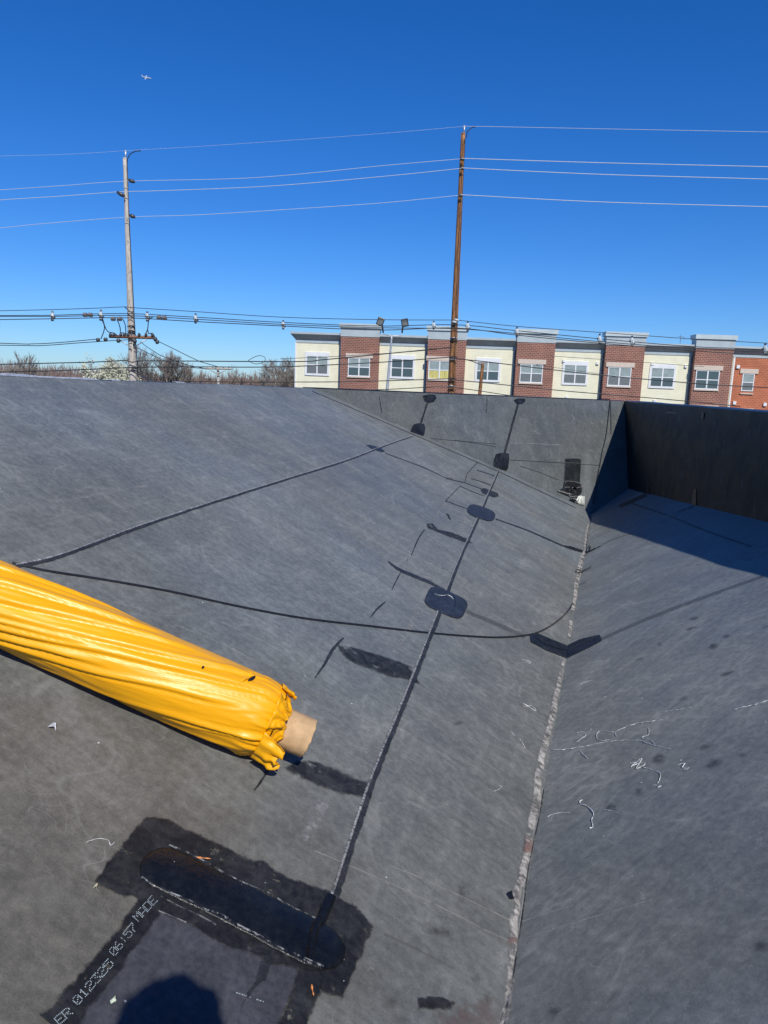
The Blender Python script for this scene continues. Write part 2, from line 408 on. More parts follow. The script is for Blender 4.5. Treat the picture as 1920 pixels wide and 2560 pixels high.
def blob(name, poly, mat, parent=roof, lift=.002, res=34, margin=.012, dome=0., domew=.02):
    xs = [p[0] for p in poly]; ys = [p[1] for p in poly]
    mx, my = mpp(sum(xs)/len(xs), sum(ys)/len(ys)); M_ = (mx*my)**.5
    mg = margin/min(mx, my)*1.15
    x0, x1, y0, y1 = min(xs)-mg, max(xs)+mg, min(ys)-mg, max(ys)+mg
    st = max((x1-x0), (y1-y0))/res; sty = st
    nx = max(2, int((x1-x0)/st)+1); ny = max(2, int((y1-y0)/sty)+1)
    idx = {}; v = []; sd = []; f = []
    for j in range(ny+1):
        for i in range(nx+1):
            x = x0+(x1-x0)*i/nx; y = y0+(y1-y0)*j/ny
            ins = False; k = len(poly)-1
            for q in range(len(poly)):
                xi, yi = poly[q]; xj, yj = poly[k]
                if (yi > y) != (yj > y) and x < (xj-xi)*(y-yi)/(yj-yi)+xi: ins = not ins
                k = q
            # distance in metres, stretched by the local scale
            dd = min(seg_d((x*mx, y*my), (poly[q][0]*mx, poly[q][1]*my), (poly[q-1][0]*mx, poly[q-1][1]*my)) for q in range(len(poly)))
            s_ = dd if ins else -dd
            if s_ < -margin*1.6: continue
            l = .0004 + (lift-.0004)*max(0, min(1, 1+s_/(margin*.6))) + (dome*min(1, max(0, s_)/domew)**.5 if dome else 0)
            p = on(x, y, l)
            if p is None: continue
            idx[i, j] = len(v); v.append(tuple(p)); sd.append(s_)
    for j in range(ny):
        for i in range(nx):
            k = [(i, j), (i, j+1), (i+1, j+1), (i+1, j)]
            if all(q in idx for q in k):
                if (Vector(v[idx[k[0]]])-Vector(v[idx[k[2]]])).length < .6: f.append(tuple(idx[q] for q in k))
    return finish(name, v, f, sd, mat, parent)
def ribbon(name, pts, mat, parent=roof, lift=.002, step=14, h=0., off=0., wob=0., margin=1.35, seed=0):
    """pts: (px, py, width in px); a strip lying on the sheet, raised by h in the middle"""
    P = pts_lerp(pts, step); v = []; sd = []; f = []; K = 6; rows = []
    for i, p in enumerate(P):
        a, b = P[max(0, i-1)], P[min(len(P)-1, i+1)]
        dx, dy = b[0]-a[0], b[1]-a[1]; l = math.hypot(dx, dy) or 1; nx, ny = -dy/l, dx/l
        w_ = p[2]/2; o_ = off*p[2] + wob*w_*noise.noise(Vector((i*.37, seed, 0)))
        mx, my = mpp(p[0], p[1]); ms = math.hypot(nx*mx, ny*my)
        row = []
        for k in range(K+1):
            t = -1+2*k/K; x = p[0]+nx*(w_*t*margin+o_); y = p[1]+ny*(w_*t*margin+o_)
            q = on(x, y, (lift if abs(t)*margin < 1 else max(.0006, lift-.002)) + h*max(0, 1-(t*margin)**2)**.5)
            if q is None: row = None; break
            row.append(len(v)); v.append(tuple(q)); sd.append((1-abs(t)*margin)*w_*ms)
        if row is None: rows.append(None); continue
        rows.append(row)
    for a, b in zip(rows, rows[1:]):
        if a and b:
            for k in range(K): f.append((a[k], b[k], b[k+1], a[k+1]))
    return finish(name, v, f, sd, mat, parent)
def fv(*pp): return [tuple([q[0]*1.15741, q[1]*1.15741] + list(q[2:])) for q in pp]       # notes taken at another zoom
def z1(*pp): return [tuple([q[0]/1.728, 1960+q[1]/1.728] + list(q[2:])) for q in pp]
def z2(*pp): return [tuple([960+q[0]/1.728, 1360+q[1]/1.728] + list(q[2:])) for q in pp]
def z3(*pp): return [tuple([960+q[0]/1.728, 1960+q[1]/1.728] + list(q[2:])) for q in pp]
def z4(*pp): return [tuple([700+q[0]/1.929, 940+q[1]/1.929] + list(q[2:])) for q in pp]
def z5(*pp): return [tuple([1300+q[0]/2.676, 960+q[1]/2.676] + list(q[2:])) for q in pp]
def z7(*pp): return [tuple([1340+q[0]/6.505, 1080+q[1]/6.505] + list(q[2:])) for q in pp]
def z6(*pp): return [tuple([q[0]/2.023, 1380+q[1]/2.023] + list(q[2:])) for q in pp]

D_dark = mat_decal('primer_stain', (.013, .0135, .015), .55, spec=.3, rag=.018, nscale=44, soft=.006, color2=(.030, .031, .032), opacity=.96, holes=.36)
D_brush = mat_decal('brushed_primer', (.018, .019, .021), .55, rag=.022, nscale=26, soft=.010, color2=(.045, .047, .05), c2scale=20, opacity=.85, holes=.40)
D_dark_w = mat_decal('primer_stain_wall', (.016, .017, .019), .3, rag=.02, nscale=30, soft=.006, color2=(.034, .036, .037), opacity=.95, wall=True, base=.084, tint=TINT_F)
D_line = mat_decal('dark_lap', (.026, .028, .031), .45, rag=.012, nscale=40, soft=.003, opacity=.85, color2=(.045, .046, .05))
D_faint = mat_decal('faint_lap', (.050, .052, .056), .5, rag=.004, nscale=30, soft=.004, opacity=.30, color2=(.055, .056, .06))
D_bead = mat_decal('sealant', (.40, .40, .39), .5, rag=.005, nscale=140, soft=.002, opacity=.8, color2=(.09, .09, .095), c2scale=110, bumpk=.5, holes=.38)
D_blue = mat_decal('blue_black_patch', (.022, .027, .038), .5, spec=.35, rag=.006, nscale=45, soft=.002, color2=(.034, .042, .058), c2scale=22, bumpk=1.0)
D_scratch = mat_decal('white_scratch', (.30, .30, .29), .6, rag=.002, nscale=60, soft=.001, opacity=.75, holes=.42)
D_crease = mat_decal('pale_crease', (.42, .41, .38), .6, rag=.001, nscale=40, soft=.001, opacity=.36, holes=.42)
D_pale = mat_decal('pale_wear', (.30, .30, .29), .6, rag=.03, nscale=50, soft=.012, opacity=.55, holes=.5)
BGD = ((.022, .023, .027), (.034, .035, .038), .42); BGP = ((.009, .010, .012), (.018, .022, .026), .26)
D_pad = mat_decal('wet_black_pad', (.006, .007, .009), .3, spec=.35, bg=BGD, rag=.006, nscale=26, soft=.003, color2=(.011, .013, .015), c2scale=7, bumpk=1.2)
D_sheet = mat_decal('clean_sheet', (.060, .062, .070), .48, rag=.0015, nscale=20, soft=.002, color2=(.068, .07, .078), c2scale=5, opacity=.9)
D_padf = mat_decal('pad_fold', (.008, .009, .011), .2, rag=.004, nscale=26, soft=.003, bg=BGP)
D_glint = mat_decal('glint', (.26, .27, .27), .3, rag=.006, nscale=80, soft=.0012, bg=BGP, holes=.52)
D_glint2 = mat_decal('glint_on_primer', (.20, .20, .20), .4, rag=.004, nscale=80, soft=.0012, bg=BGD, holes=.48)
M_white = mat_plain('white_thread', (.85, .88, .82), .7, var=.2, scale=60)

# foreground: big black patch, its pad, its arms, and the new sheet between them
blob('sheet_piece', z1((690, 490), (900, 600), (1120, 730), (1300, 800), (1190, 1060), (290, 1060), (480, 790)), D_sheet, lift=.0022, res=50, margin=.01)
o = blob('patch', z1((630, 150), (720, 158), (800, 200), (930, 262), (1070, 330), (1150, 345), (1180, 378), (1220, 400), (1330, 440), (1420, 470), (1490, 512), (1530, 530), (1605, 625), (1540, 780), (1475, 935), (1370, 880), (1300, 800), (1160, 775), (1100, 745), (1000, 700), (900, 660), (780, 590), (690, 545), (600, 492), (540, 490), (405, 430), (470, 340), (540, 250)), D_dark, lift=.0045, res=110, margin=.03)
tag(o, 'wide black primer patch on the roof at the lower left')
arm = ribbon('patch', z1((660, 480, 62), (600, 590, 62), (520, 700, 62), (430, 820, 66), (330, 940, 70), (230, 1060, 84)), D_dark, lift=.0060, step=10, wob=.25)
tag(arm, 'long black primer strip carrying printed numbers')
blob('patch', z1((1290, 800), (1385, 820), (1375, 900), (1340, 1000), (1320, 1060), (1195, 1060), (1250, 930)), D_dark, lift=.0062, res=40, margin=.02)
blob('patch', z1((1120, 770), (1165, 772), (1145, 855), (1090, 900), (1042, 962), (1075, 890), (1100, 850)), D_line, lift=.0052, res=30, margin=.012)
pad = blob('raised_pad', z1((650, 300), (690, 283), (730, 283), (800, 312), (880, 355), (960, 400), (1060, 442), (1150, 488), (1270, 548), (1390, 605), (1450, 650), (1488, 710), (1485, 760), (1450, 800), (1390, 812), (1310, 788), (1200, 730), (1090, 672), (980, 612), (880, 562), (720, 482), (640, 440), (604, 405), (602, 360), (618, 325)), D_pad, lift=.0062, res=120, margin=.012, dome=.010, domew=.05)
tag(pad, 'glossy black capsule shaped pad')
def line(name, pts, w_, mat=D_scratch, parent=roof, lift=.003, step=10, h=0.): return ribbon(name, [tuple(list(p[:2])+[w_]) for p in pts], mat, parent, lift, step, h)
for pp, w_ in ((((720, 283), (800, 316), (870, 352), (960, 404), (1050, 450), (1150, 490)), 4), (((1150, 490), (1240, 545), (1330, 588), (1385, 615)), 3.5),
               (((600, 422), (650, 458), (720, 488), (800, 520), (870, 560), (930, 575)), 5), (((690, 492), (780, 540), (860, 575), (930, 615)), 3),
               (((930, 575), (1020, 630), (1110, 675), (1200, 728), (1300, 770), (1385, 808)), 7), (((1240, 748), (1310, 785), (1375, 822)), 4), (((680, 555), (730, 575), (800, 605)), 3)):
    line('painted_glint', z1(*pp), w_*.6, D_glint if w_ > 3 else D_glint2, pad if w_ > 3 else roof, lift=.0172 if w_ > 3 else .0062, h=.0012)  # pale streaks paint the light glinting on the black pad and primer
ribbon('fold', z1((1365, 600, 16), (1345, 660, 20), (1325, 780, 14)), D_padf, pad, lift=.0175, h=.005)
ribbon('fold', z1((1425, 495, 24), (1395, 560, 26), (1375, 620, 20)), D_padf, pad, lift=.012, h=.005)
# seams with sealant bead
seamB = [(824, 2251), (918, 1968), (1007, 1748), (1094, 1528), (1140, 1412), (1192, 1296), (1244, 1178)]
wd = [24, 20, 17, 14, 10, 8, 5]
sb = ribbon('seam', [(a+w_*.42, b_, w_*.85) for (a, b_), w_ in zip(seamB, wd)], D_line, lift=.004, h=.0012, wob=.35, seed=4)
tag(sb, 'dark lap beside a pale bead running up to the far parapet')
ribbon('sealant_bead', [(a, b_, max(2.4, w_*.3)) for (a, b_), w_ in zip(seamB, wd)], D_bead, sb, lift=.0062, h=.0008, step=8, wob=.3)
seamA = [(38, 1414), (150, 1388), (330, 1322), (500, 1265), (700, 1202), (860, 1152), (950, 1118), (1032, 1089)]
wa = [9, 8, 7, 5.5, 4.5, 4, 3, 2.4]
sa = ribbon('seam', [(a, b_+w_*.55, w_) for (a, b_), w_ in zip(seamA, wa)], D_line, lift=.004, h=.001, wob=.3, seed=9)
tag(sa, 'long dark lap with a pale bead crossing the left slope')
ribbon('sealant_bead', [(a, b_, max(2.2, w_*.42)) for (a, b_), w_ in zip(seamA, wa)], D_bead, sa, lift=.0058, h=.0008, step=8, wob=.3)
# valley wear
D_valley = mat_decal('worn_valley', (.52, .49, .44), .65, rag=.013, nscale=26, soft=.006, color2=(.17, .16, .15), c2scale=26, opacity=.85, holes=.45, bumpk=.6)
D_spot = mat_decal('soft_spot', (.045, .047, .05), .5, rag=.035, nscale=34, soft=.018, opacity=.42, holes=.42)
D_pink = mat_decal('pink_wear', (.34, .18, .15), .65, rag=.02, nscale=30, soft=.01, color2=(.22, .15, .13), opacity=.5, holes=.45)
vp = fv((1078, 2250, 26), (1092, 2180, 20), (1104, 2060, 20), (1112, 1950, 22), (1128, 1880, 22), (1142, 1800, 20), (1155, 1730, 20), (1165, 1650, 18), (1180, 1590, 16), (1192, 1540, 16), (1206, 1470, 12), (1217, 1425, 9))
vc = ribbon('worn_crease', [(a+2, b_, c*.9) for a, b_, c in vp], D_valley, lift=.003, step=10, h=.002, wob=.6)
tag(vc, 'pale worn fold along the bottom of the valley')
ribbon('worn_crease', fv((1228, 1378, 8), (1238, 1310, 9), (1247, 1250, 11), (1258, 1205, 12), (1266, 1185, 7)), D_valley, lift=.003, step=10, h=.004, wob=.5)
ribbon('worn_crease', [(1462, 1370, 7), (1466, 1340, 7), (1471, 1312, 5)], D_valley, lift=.003, step=8, wob=.4)
line('lap', z3((500, 1025), (548, 885), (570, 765), (600, 565), (620, 385), (650, 235), (676, 125), (690, 25)), 2.4, D_line, lift=.003)
line('crease', z3((495, 1020), (540, 880), (560, 760), (590, 560), (610, 380), (640, 230), (668, 120), (682, 20)), 2.6, D_crease, lift=.0035)
blob('stain', z3((605, 240), (640, 235), (632, 300), (600, 300)), D_pink, lift=.0095, res=14)
blob('stain', z3((540, 670), (570, 672), (560, 690), (535, 690)), D_pink, lift=.0095, res=10)
blob('stain', z3((250, 1000), (330, 950), (440, 930), (490, 1000), (480, 1060), (200, 1060)), mat_decal('pink_dust', (.16, .12, .11), .7, rag=.05, nscale=18, soft=.03, opacity=.5, holes=.5), lift=.0022, res=30, margin=.04)
# patches
def patch(pts, mat=D_blue, label=None, **kw):
    o = blob('patch', pts, mat, **kw)
    if label: tag(o, label)
    return o
def rrect(cx, cy, a, b_, ang, n=24, e=3.2):
    out = []
    for k in range(n):
        t = 2*PI*k/n; x = abs(math.cos(t))**(2/e)*a*math.copysign(1, math.cos(t)); y = abs(math.sin(t))**(2/e)*b_*math.copysign(1, math.sin(t))
        out.append((cx+x*math.cos(ang)-y*math.sin(ang), cy+x*math.sin(ang)+y*math.cos(ang)))
    return out
patch(rrect(1114.5, 1508, 53, 28, .42, 32, 4), label='blue black rounded patch on the seam above the cable', lift=.0065, dome=.003, res=40)
line('fold', z2((250, 222), (298, 232), (305, 270), (290, 300)), 2, D_padf, lift=.0103)

patch(rrect(1202.5, 1283, 36, 15.5, .33, 28, 3), label='blue rounded patch on the seam near the far end', lift=.0065, dome=.003, res=34)
patch(z4((966, 545), (985, 541), (1050, 565), (1054, 582), (1030, 587), (975, 567)), D_line, lift=.0062, res=26)
patch(z4((412, 333), (435, 334), (480, 345), (508, 366), (490, 368), (440, 352)), label='small thin blue patch on the left slope seam', lift=.0062, res=24)
vpch = patch(z2((628, 392), (665, 388), (720, 412), (790, 440), (850, 412), (935, 393), (942, 420), (890, 448), (790, 496), (700, 462), (632, 425)), mat_decal('fold_patch', (.013, .016, .021), .5, spec=.3, rag=.006, nscale=40, soft=.002, color2=(.022, .026, .033), bumpk=1.), label='dark V shaped patch bent across the valley', lift=.005, dome=.003, res=60)
line('fold', z2((655, 410), (700, 440), (780, 462), (800, 462), (870, 428), (930, 405)), 2, D_padf, vpch, lift=.009)
patch(fv((728, 1395), (760, 1398), (790, 1408), (840, 1424), (885, 1440), (895, 1462), (908, 1480), (880, 1468), (840, 1462), (800, 1445), (760, 1430), (742, 1415)), D_brush, lift=.003, res=50, margin=.02)
patch(fv((640, 1645), (690, 1648), (740, 1672), (797, 1692), (790, 1722), (750, 1716), (700, 1702), (650, 1680), (618, 1660)), D_brush, lift=.003, res=50, margin=.02)
patch(z4((705, 712), (735, 710), (760, 740), (830, 755), (900, 785), (928, 808), (880, 800), (830, 780), (760, 755), (715, 738)), D_brush, lift=.003, res=40, margin=.016)
patch(z4((800, 662), (812, 668), (826, 695), (815, 690)), D_dark, lift=.003, res=12)
patch(z4((795, 490), (830, 492), (835, 502), (800, 502)), D_faint, lift=.003, res=12)
ribbon('seam', z4((1040, 690, 3), (1200, 748, 3.5), (1370, 822, 4), (1470, 852, 4)), D_line, lift=.003)
patch(z4((1370, 815), (1400, 820), (1480, 846), (1570, 808), (1550, 822), (1480, 858), (1440, 850), (1385, 832)), D_dark, lift=.0035, res=40, margin=.01)
ribbon('seam', z5((550, 1075, 3), (650, 1030, 2.5), (750, 1000, 1.5)), D_faint, lift=.003)
tag(ribbon('seam', z2((355, 292, 9), (480, 345, 10), (610, 402, 10)), D_faint, lift=.003), 'grey band from the blue patch down to the valley')
tag(ribbon('seam', z2((940, 412, 8), (1150, 320, 9), (1400, 225, 8), (1640, 140, 7)), D_faint, lift=.003), 'faint grey band climbing the right slope')
for pp, w_ in ((((1165, 0), (0, 0)), 0),): pass
ribbon('seam', fv((838, 1213, 4), (870, 1235, 8), (920, 1255, 8), (960, 1275, 5)), D_line, lift=.003, wob=.5)
ribbon('mark', fv((742, 1378, 4), (718, 1405, 7), (700, 1435, 6), (680, 1465, 3)), D_line, lift=.003, wob=.6)
ribbon('mark', fv((866, 1235, 2.5), (852, 1262, 3), (846, 1275, 2)), D_line, lift=.003)
ribbon('mark', fv((832, 1300, 3), (815, 1315, 5), (799, 1335, 2)), D_line, lift=.003)
ribbon('mark', fv((917, 1145, 3), (903, 1165, 3), (888, 1200, 2)), D_line, lift=.003, wob=.5)
ribbon('mark', fv((588, 1650, 5), (570, 1680, 6), (548, 1708, 3)), D_line, lift=.003, wob=.5)
for pp in (((955, 415), (900, 475), (892, 512)), ((870, 530), (820, 580), (797, 605)), ((797, 603), (850, 622), (905, 642)), ((870, 532), (920, 555), (985, 580)), ((920, 495), (970, 510), (1020, 528)), ((950, 455), (1000, 470), (1035, 482)), ((890, 515), (940, 533), (970, 545)), ((505, 372), (700, 445), (800, 492), (890, 515)), ((695, 740), (660, 800), (635, 862)), ((615, 885), (610, 895))):
    line('mark', z4(*pp), 1.8, D_line, lift=.003)
line('crease', z3((-300, 290), (0, 420), (130, 480), (300, 562), (430, 630), (545, 682)), 2.4, D_crease)
line('crease', z3((545, 682), (640, 658), (760, 618), (930, 568), (1160, 500)), 2.4, D_crease)
line('crease', z3((30, 355), (200, 425), (400, 520), (560, 598)), 2, D_crease, lift=.0025)
line('crease', z3((590, 598), (700, 560), (850, 515)), 2, D_crease, lift=.0025)
line('crease', z3((0, 650), (150, 720), (300, 800)), 6, mat_decal('soft_crease', (.11, .11, .11), .6, rag=.001, soft=.01, opacity=.3), lift=.0025)
line('crease', z6((880, 370), (1000, 415), (1150, 480), (1300, 560)), 1.6, D_crease)
line('mark', fv((480, 1345), (560, 1382), (610, 1410)), 1.5, D_crease)
ribbon('wear', z4((800, 615, 7), (770, 650, 7), (745, 680, 5)), D_pale, lift=.0025)
ribbon('wear', z4((905, 690, 20), (880, 730, 18), (860, 760, 12)), D_pale, lift=.0025)
ribbon('wear', z4((1012, 745, 8), (1000, 780, 9), (992, 805, 6)), D_pale, lift=.0025)
ribbon('wear', z2((165, 245, 12), (110, 360, 14), (40, 480, 16)), D_pale, lift=.0025)
ribbon('wear', fv((165, 1080, 3), (240, 1062, 5), (318, 1050, 3)), D_pale, lift=.0025)
ribbon('wear', z1((1400, 80, 30), (1350, 170, 34), (1320, 250, 24)), D_pale, lift=.0025)
# dark scuffs on the right slope and by the foot of the picture
blob('stain', z3((145, 930), (240, 925), (298, 945), (290, 970), (150, 968)), D_dark, lift=.003, res=26)
for cx, cy, a, b_ in ((1488, 560, 34, 8), (1423, 443, 18, 10), (1340, 322, 20, 5), (1480, 398, 12, 4), (1188, 930, 20, 18), (1425, 950, 30, 14), (1290, 665, 22, 5), (1390, 880, 26, 8), (1550, 915, 10, 6), (1330, 365, 20, 3), (1190, 432, 6, 5), (320, 775, 14, 5), (1650, 360, 12, 4), (1100, 500, 16, 4)):
    blob('stain', rrect(960+cx/1.728, 1360+cy/1.728, a/1.728, b_/1.728, -.25, 12, 2), D_spot, lift=.0018, res=18, margin=.03)
for cx, cy, a, b_ in ((1100, 36, 16, 12), (335, 485, 16, 28), (235, 640, 40, 10), (745, 985, 16, 8), (1632, 702, 14, 9), (983, 102, 18, 12), (408, 838, 8, 6), (75, 1018, 18, 9), (38, 942, 10, 8), (435, 940, 12, 7)):
    blob('stain', rrect(960+cx/1.728, 1960+cy/1.728, a/1.728, b_/1.728, .1, 12, 2), D_spot, lift=.0018, res=18, margin=.03)
for pts in (((1490, 235), (1560, 215)), ((920, 590), (990, 560)), ((100, 1170), (260, 1110)), ((1650, 1760), (1300, 1700))): pass
# shaded corner seams
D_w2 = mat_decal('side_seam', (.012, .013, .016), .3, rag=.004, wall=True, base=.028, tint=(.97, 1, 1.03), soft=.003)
ribbon('seam', z5((857, 640, 7), (853, 690, 8), (850, 738, 9)), D_w2, par2, lift=.004, h=.004)
ribbon('seam', z5((1172, 700, 8), (1168, 760, 10), (1165, 815, 11)), D_w2, par2, lift=.004, h=.004)
ribbon('seam', z5((845, 742, 7), (760, 780, 9), (665, 822, 8)), D_line, lift=.004)
ribbon('seam', z5((1160, 822, 5), (1040, 870, 11), (925, 925, 13)), D_pale, lift=.004)
line('seam', z5((1160, 820), (1100, 842), (1060, 855)), 3, D_line, lift=.0055)
ribbon('seam', z5((750, 800, 3), (1000, 885, 3.5), (1250, 985, 4), (1550, 1090, 4.5)), D_line, lift=.003)
blob('stain', z5((1420, 1150), (1500, 1110), (1640, 1070), (1700, 1075), (1700, 1120), (1560, 1190), (1440, 1170)), D_pale, lift=.003, res=26, margin=.03)
ribbon('seam', z5((1232, 145, 4), (1228, 190, 7), (1225, 235, 5)), D_w2, par2, lift=.006, h=.006)
line('seam', z5((980, 190), (1050, 197)), 3, D_w2, par2)
# seams and boots on the far parapet
def fw_ribbon(pts, label=None, mat=D_dark_w, h=.004):
    o = ribbon('seam', pts, mat, par, lift=.003, h=h, step=6)
    if label: tag(o, label)
    return o
fw_ribbon([(1069, 1006, 4), (1060, 1032, 4), (1051, 1062, 4.5)]); fw_ribbon([(1296, 1006, 4.5), (1278, 1070, 5), (1260, 1136, 5.5)])
fw_ribbon([(948, 991, 1.6), (951, 1012, 2), (954, 1031, 2)], h=.002); fw_ribbon([(1217, 991, 1.6), (1217, 1012, 1.6), (1215, 1032, 1.2)], h=.002)
D_gloss = mat_decal('glossy_boot', (.012, .013, .014), .14, rag=.007, nscale=28, soft=.004, color2=(.03, .032, .034), c2scale=10, wall=True, base=.084, tint=TINT_F, bumpk=2.5)
def boot(pts, label):
    o = blob('boot_patch', pts, D_gloss, par, lift=.004, dome=.012, domew=.06, res=30, margin=.015); tag(o, label)
boot([(1034, 1061), (1045, 1058), (1060, 1060), (1063, 1070), (1061, 1086), (1057, 1090), (1044, 1086), (1026, 1079), (1029, 1070)], 'glossy black boot at the foot of the left wall seam')
boot([(1239, 1136), (1252, 1132), (1272, 1134), (1273, 1145), (1270, 1170), (1265, 1177), (1250, 1173), (1233, 1166), (1234, 1150)], 'glossy black boot at the foot of the right wall seam')
boot([(1056, 990), (1070, 986), (1088, 987), (1091, 995), (1084, 1005), (1072, 1008), (1060, 1003)], 'round glossy patch under the cap above the left wall seam')
boot([(1283, 1000), (1295, 996), (1312, 997), (1314, 1002), (1306, 1010), (1292, 1011)], 'round glossy patch under the cap above the right wall seam')
D_wl = mat_decal('wall_scratch', (.035, .037, .038), .4, rag=.002, wall=True, base=.084, tint=TINT_F, opacity=.7, soft=.002)
D_ws = mat_decal('wall_scuff', (.24, .25, .25), .5, rag=.008, wall=True, base=.084, tint=TINT_F, opacity=.75, soft=.002, holes=.45)
line('lap', [(1273, 1150), (1400, 1157), (1500, 1164)], 1.7, D_wl, par); line('lap', [(1135, 1100), (1200, 1110), (1240, 1117)], 1.4, D_wl, par); line('lap', [(1275, 1108), (1330, 1109), (1405, 1113)], 1.6, D_ws, par)
line('lap', [(1075, 1096), (1150, 1103), (1240, 1110)], 1.4, D_wl, par); line('lap', [(1300, 1165), (1345, 1180), (1395, 1200)], 1.6, D_wl, par)
for pp in (((1352, 1021), (1357, 1017)), ((1366, 1022), (1371, 1018)), ((1336, 1057), (1342, 1054)), ((1330, 1075), (1350, 1086)), ((1475, 1050), (1482, 1062)), ((1484, 1080), (1492, 1092)), ((1470, 1128), (1480, 1126), (1486, 1130)), ((1020, 987), (1032, 992)), ((1040, 985), (1050, 988)), ((990, 988), (1005, 990)), ((1430, 1035), (1436, 1045), (1430, 1055)), ((1300, 1046), (1308, 1052)), ((1110, 1080), (1114, 1088)), ((1181, 1075), (1185, 1084))):
    line('scuff', pp, 1.3, D_ws, par)
line('foot_lap', [(780, 978), (1032, 1086), (1239, 1176), (1345, 1226), (1440, 1270)], 1.6, D_line)
ribbon('foot_wear', [(800, 990, 8), (900, 1035, 8), (1000, 1076, 6)], D_pale, lift=.0025)
# drain
D_sc = mat_decal('drain_patch', (.014, .017, .019), .3, rag=.008, nscale=30, soft=.008, color2=(.026, .03, .032), c2scale=12, wall=True, base=.084, tint=TINT_F, bumpk=1.5)
dr = blob('drain_patch', z7((470, 440), (600, 432), (725, 440), (722, 600), (708, 830), (590, 825), (452, 812), (462, 600)), D_sc, par, lift=.006, dome=.004, res=44, margin=.02); tag(dr, 'upright black rectangle patch above the drain hole')
sk = blob('drain_skirt', z7((450, 812), (590, 822), (712, 835), (742, 905), (735, 990), (690, 1060), (600, 1068), (500, 1040), (400, 1000), (335, 955), (430, 920)), D_gloss, par, lift=.007, dome=.02, domew=.04, res=44, margin=.012); tag(sk, 'crumpled glossy black skirt around the drain hole')
M_foil = mat_plain('crumpled_tar', (.30, .31, .32), .22, metal=.6, scale=60, bumpd=.01)
for pp, w_ in ((((452, 912), (500, 905), (545, 915)), 9), (((620, 922), (680, 912), (738, 905)), 10), (((340, 955), (385, 975), (430, 990), (480, 1005), (560, 1022)), 12), (((520, 1045), (580, 1060), (650, 1055)), 10), (((455, 822), (480, 805), (590, 812), (700, 838)), 6), (((455, 510), (600, 512), (735, 518)), 4)):
    ribbon('tar_ridge', z7(*[(a, b_, w_/6.5*1.3) for a, b_ in pp]), D_bead, par, lift=.02 if w_ > 6 else .011, h=.008, step=3, wob=.8)
pc = on(1429, 1225, .01); mx, my = mpp(1429, 1225); rp = 6.2*mx*1.0
hp = MB(); ax_ = Vector((nF.x, nF.y, 0)).normalized(); sd_ = ax_.cross(Vector((0, 0, 1))).normalized(); nn = 28
for (rr, dd) in ((1.25, -.02), (1.2, .035), (1.0, .045), (.82, .04), (.78, -.0), (.72, -.09), (.02, -.1)):
    for k in range(nn):
        t = 2*PI*k/nn; hp.v.append(tuple(pc + ax_*dd + sd_*(math.cos(t)*rp*rr) + Vector((0, 0, 1))*(math.sin(t)*rp*rr)))
for j in range(6):
    for k in range(nn): a = j*nn+k; b_ = j*nn+(k+1) % nn; hp.f.append((a, b_, b_+nn, a+nn))
dp = hp.build('drain_pipe', mat_plain('black_pipe', (.012, .012, .013), .3, var=.1), par, smooth=True); tag(dp, 'short round black drain pipe mouth')

# printed date line on the black strip
FONT = {'0': ["01110", "10001", "10011", "10101", "11001", "10001", "01110"], '1': ["00100", "01100", "00100", "00100", "00100", "00100", "01110"], '2': ["01110", "10001", "00001", "00110", "01000", "10000", "11111"], '3': ["11111", "00010", "00100", "00010", "00001", "10001", "01110"],
        '5': ["11111", "10000", "11110", "00001", "00001", "10001", "01110"], '6': ["00110", "01000", "10000", "11110", "10001", "10001", "01110"], '7': ["11111", "00001", "00010", "00100", "01000", "01000", "01000"], ':': ["00000", "00100", "00100", "00000", "00100", "00100", "00000"],
        'M': ["10001", "11011", "10101", "10101", "10001", "10001", "10001"], 'A': ["01110", "10001", "10001", "10001", "11111", "10001", "10001"], 'D': ["11110", "10001", "10001", "10001", "10001", "10001", "11110"], 'E': ["11111", "10000", "10000", "11110", "10000", "10000", "11111"], 'R': ["11110", "10001", "10001", "11110", "10100", "10010", "10001"]}
mt = MB()
def put(word, xa, ya, xb, yb, hgt, slant=0.):
    # baseline from a to b in photo positions; letters stand up to the left of it
    dx, dy = xb-xa, yb-ya; l = math.hypot(dx, dy); dx, dy = dx/l, dy/l; ux, uy = dy, -dx
    adv = l/(len(word)-.15); px_ = adv*.80/4; py_ = hgt/6
    for i, c in enumerate(word):
        for r_, row in enumerate(FONT[c]):
            for q, ch in enumerate(row):
                if ch == '1':
                    t = i*adv + q*px_; v = (6-r_)*py_
                    x = xa+dx*t+ux*v + random.uniform(-.3, .3); y = ya+dy*t+uy*v + random.uniform(-.3, .3)
                    c_ = on(x, y, .0098); 
                    if c_ is None: continue
                    k = random.uniform(.9, 1.15); n = 7; hw = px_*.34*k
                    vs_ = [on(x+hw*math.cos(2*PI*a/n), y+hw*math.sin(2*PI*a/n), .0098) for a in range(n)]
                    if all(vs_): mt.add(vs_, [tuple(range(n))])
put('012325', 191, 2521, 281, 2418, 20); put('06:57', 283, 2398, 341, 2327, 20); put('MADE', 342, 2311, 390, 2259, 19); put('ER', 144, 2570, 178, 2541, 20)
tx = mt.build('printed_text', mat_plain('pale_ink', (.36, .42, .43), .6, var=.15, scale=90), arm)
ms_ = MB()
for i in range(26):
    a = i/25; x = 588+a*66 + random.uniform(-1, 1); y = 2488+a*22
    if random.random() < .75 if i < 10 else random.random() < .35:
        vs_ = [on(x+1.3*math.cos(k), y+1.8*math.sin(k), .008) for k in range(0, 6)]
        if all(vs_): ms_.add(vs_, [tuple(range(6))])
ms_.build('printed_text', bpy.data.materials['pale_ink'], roof)

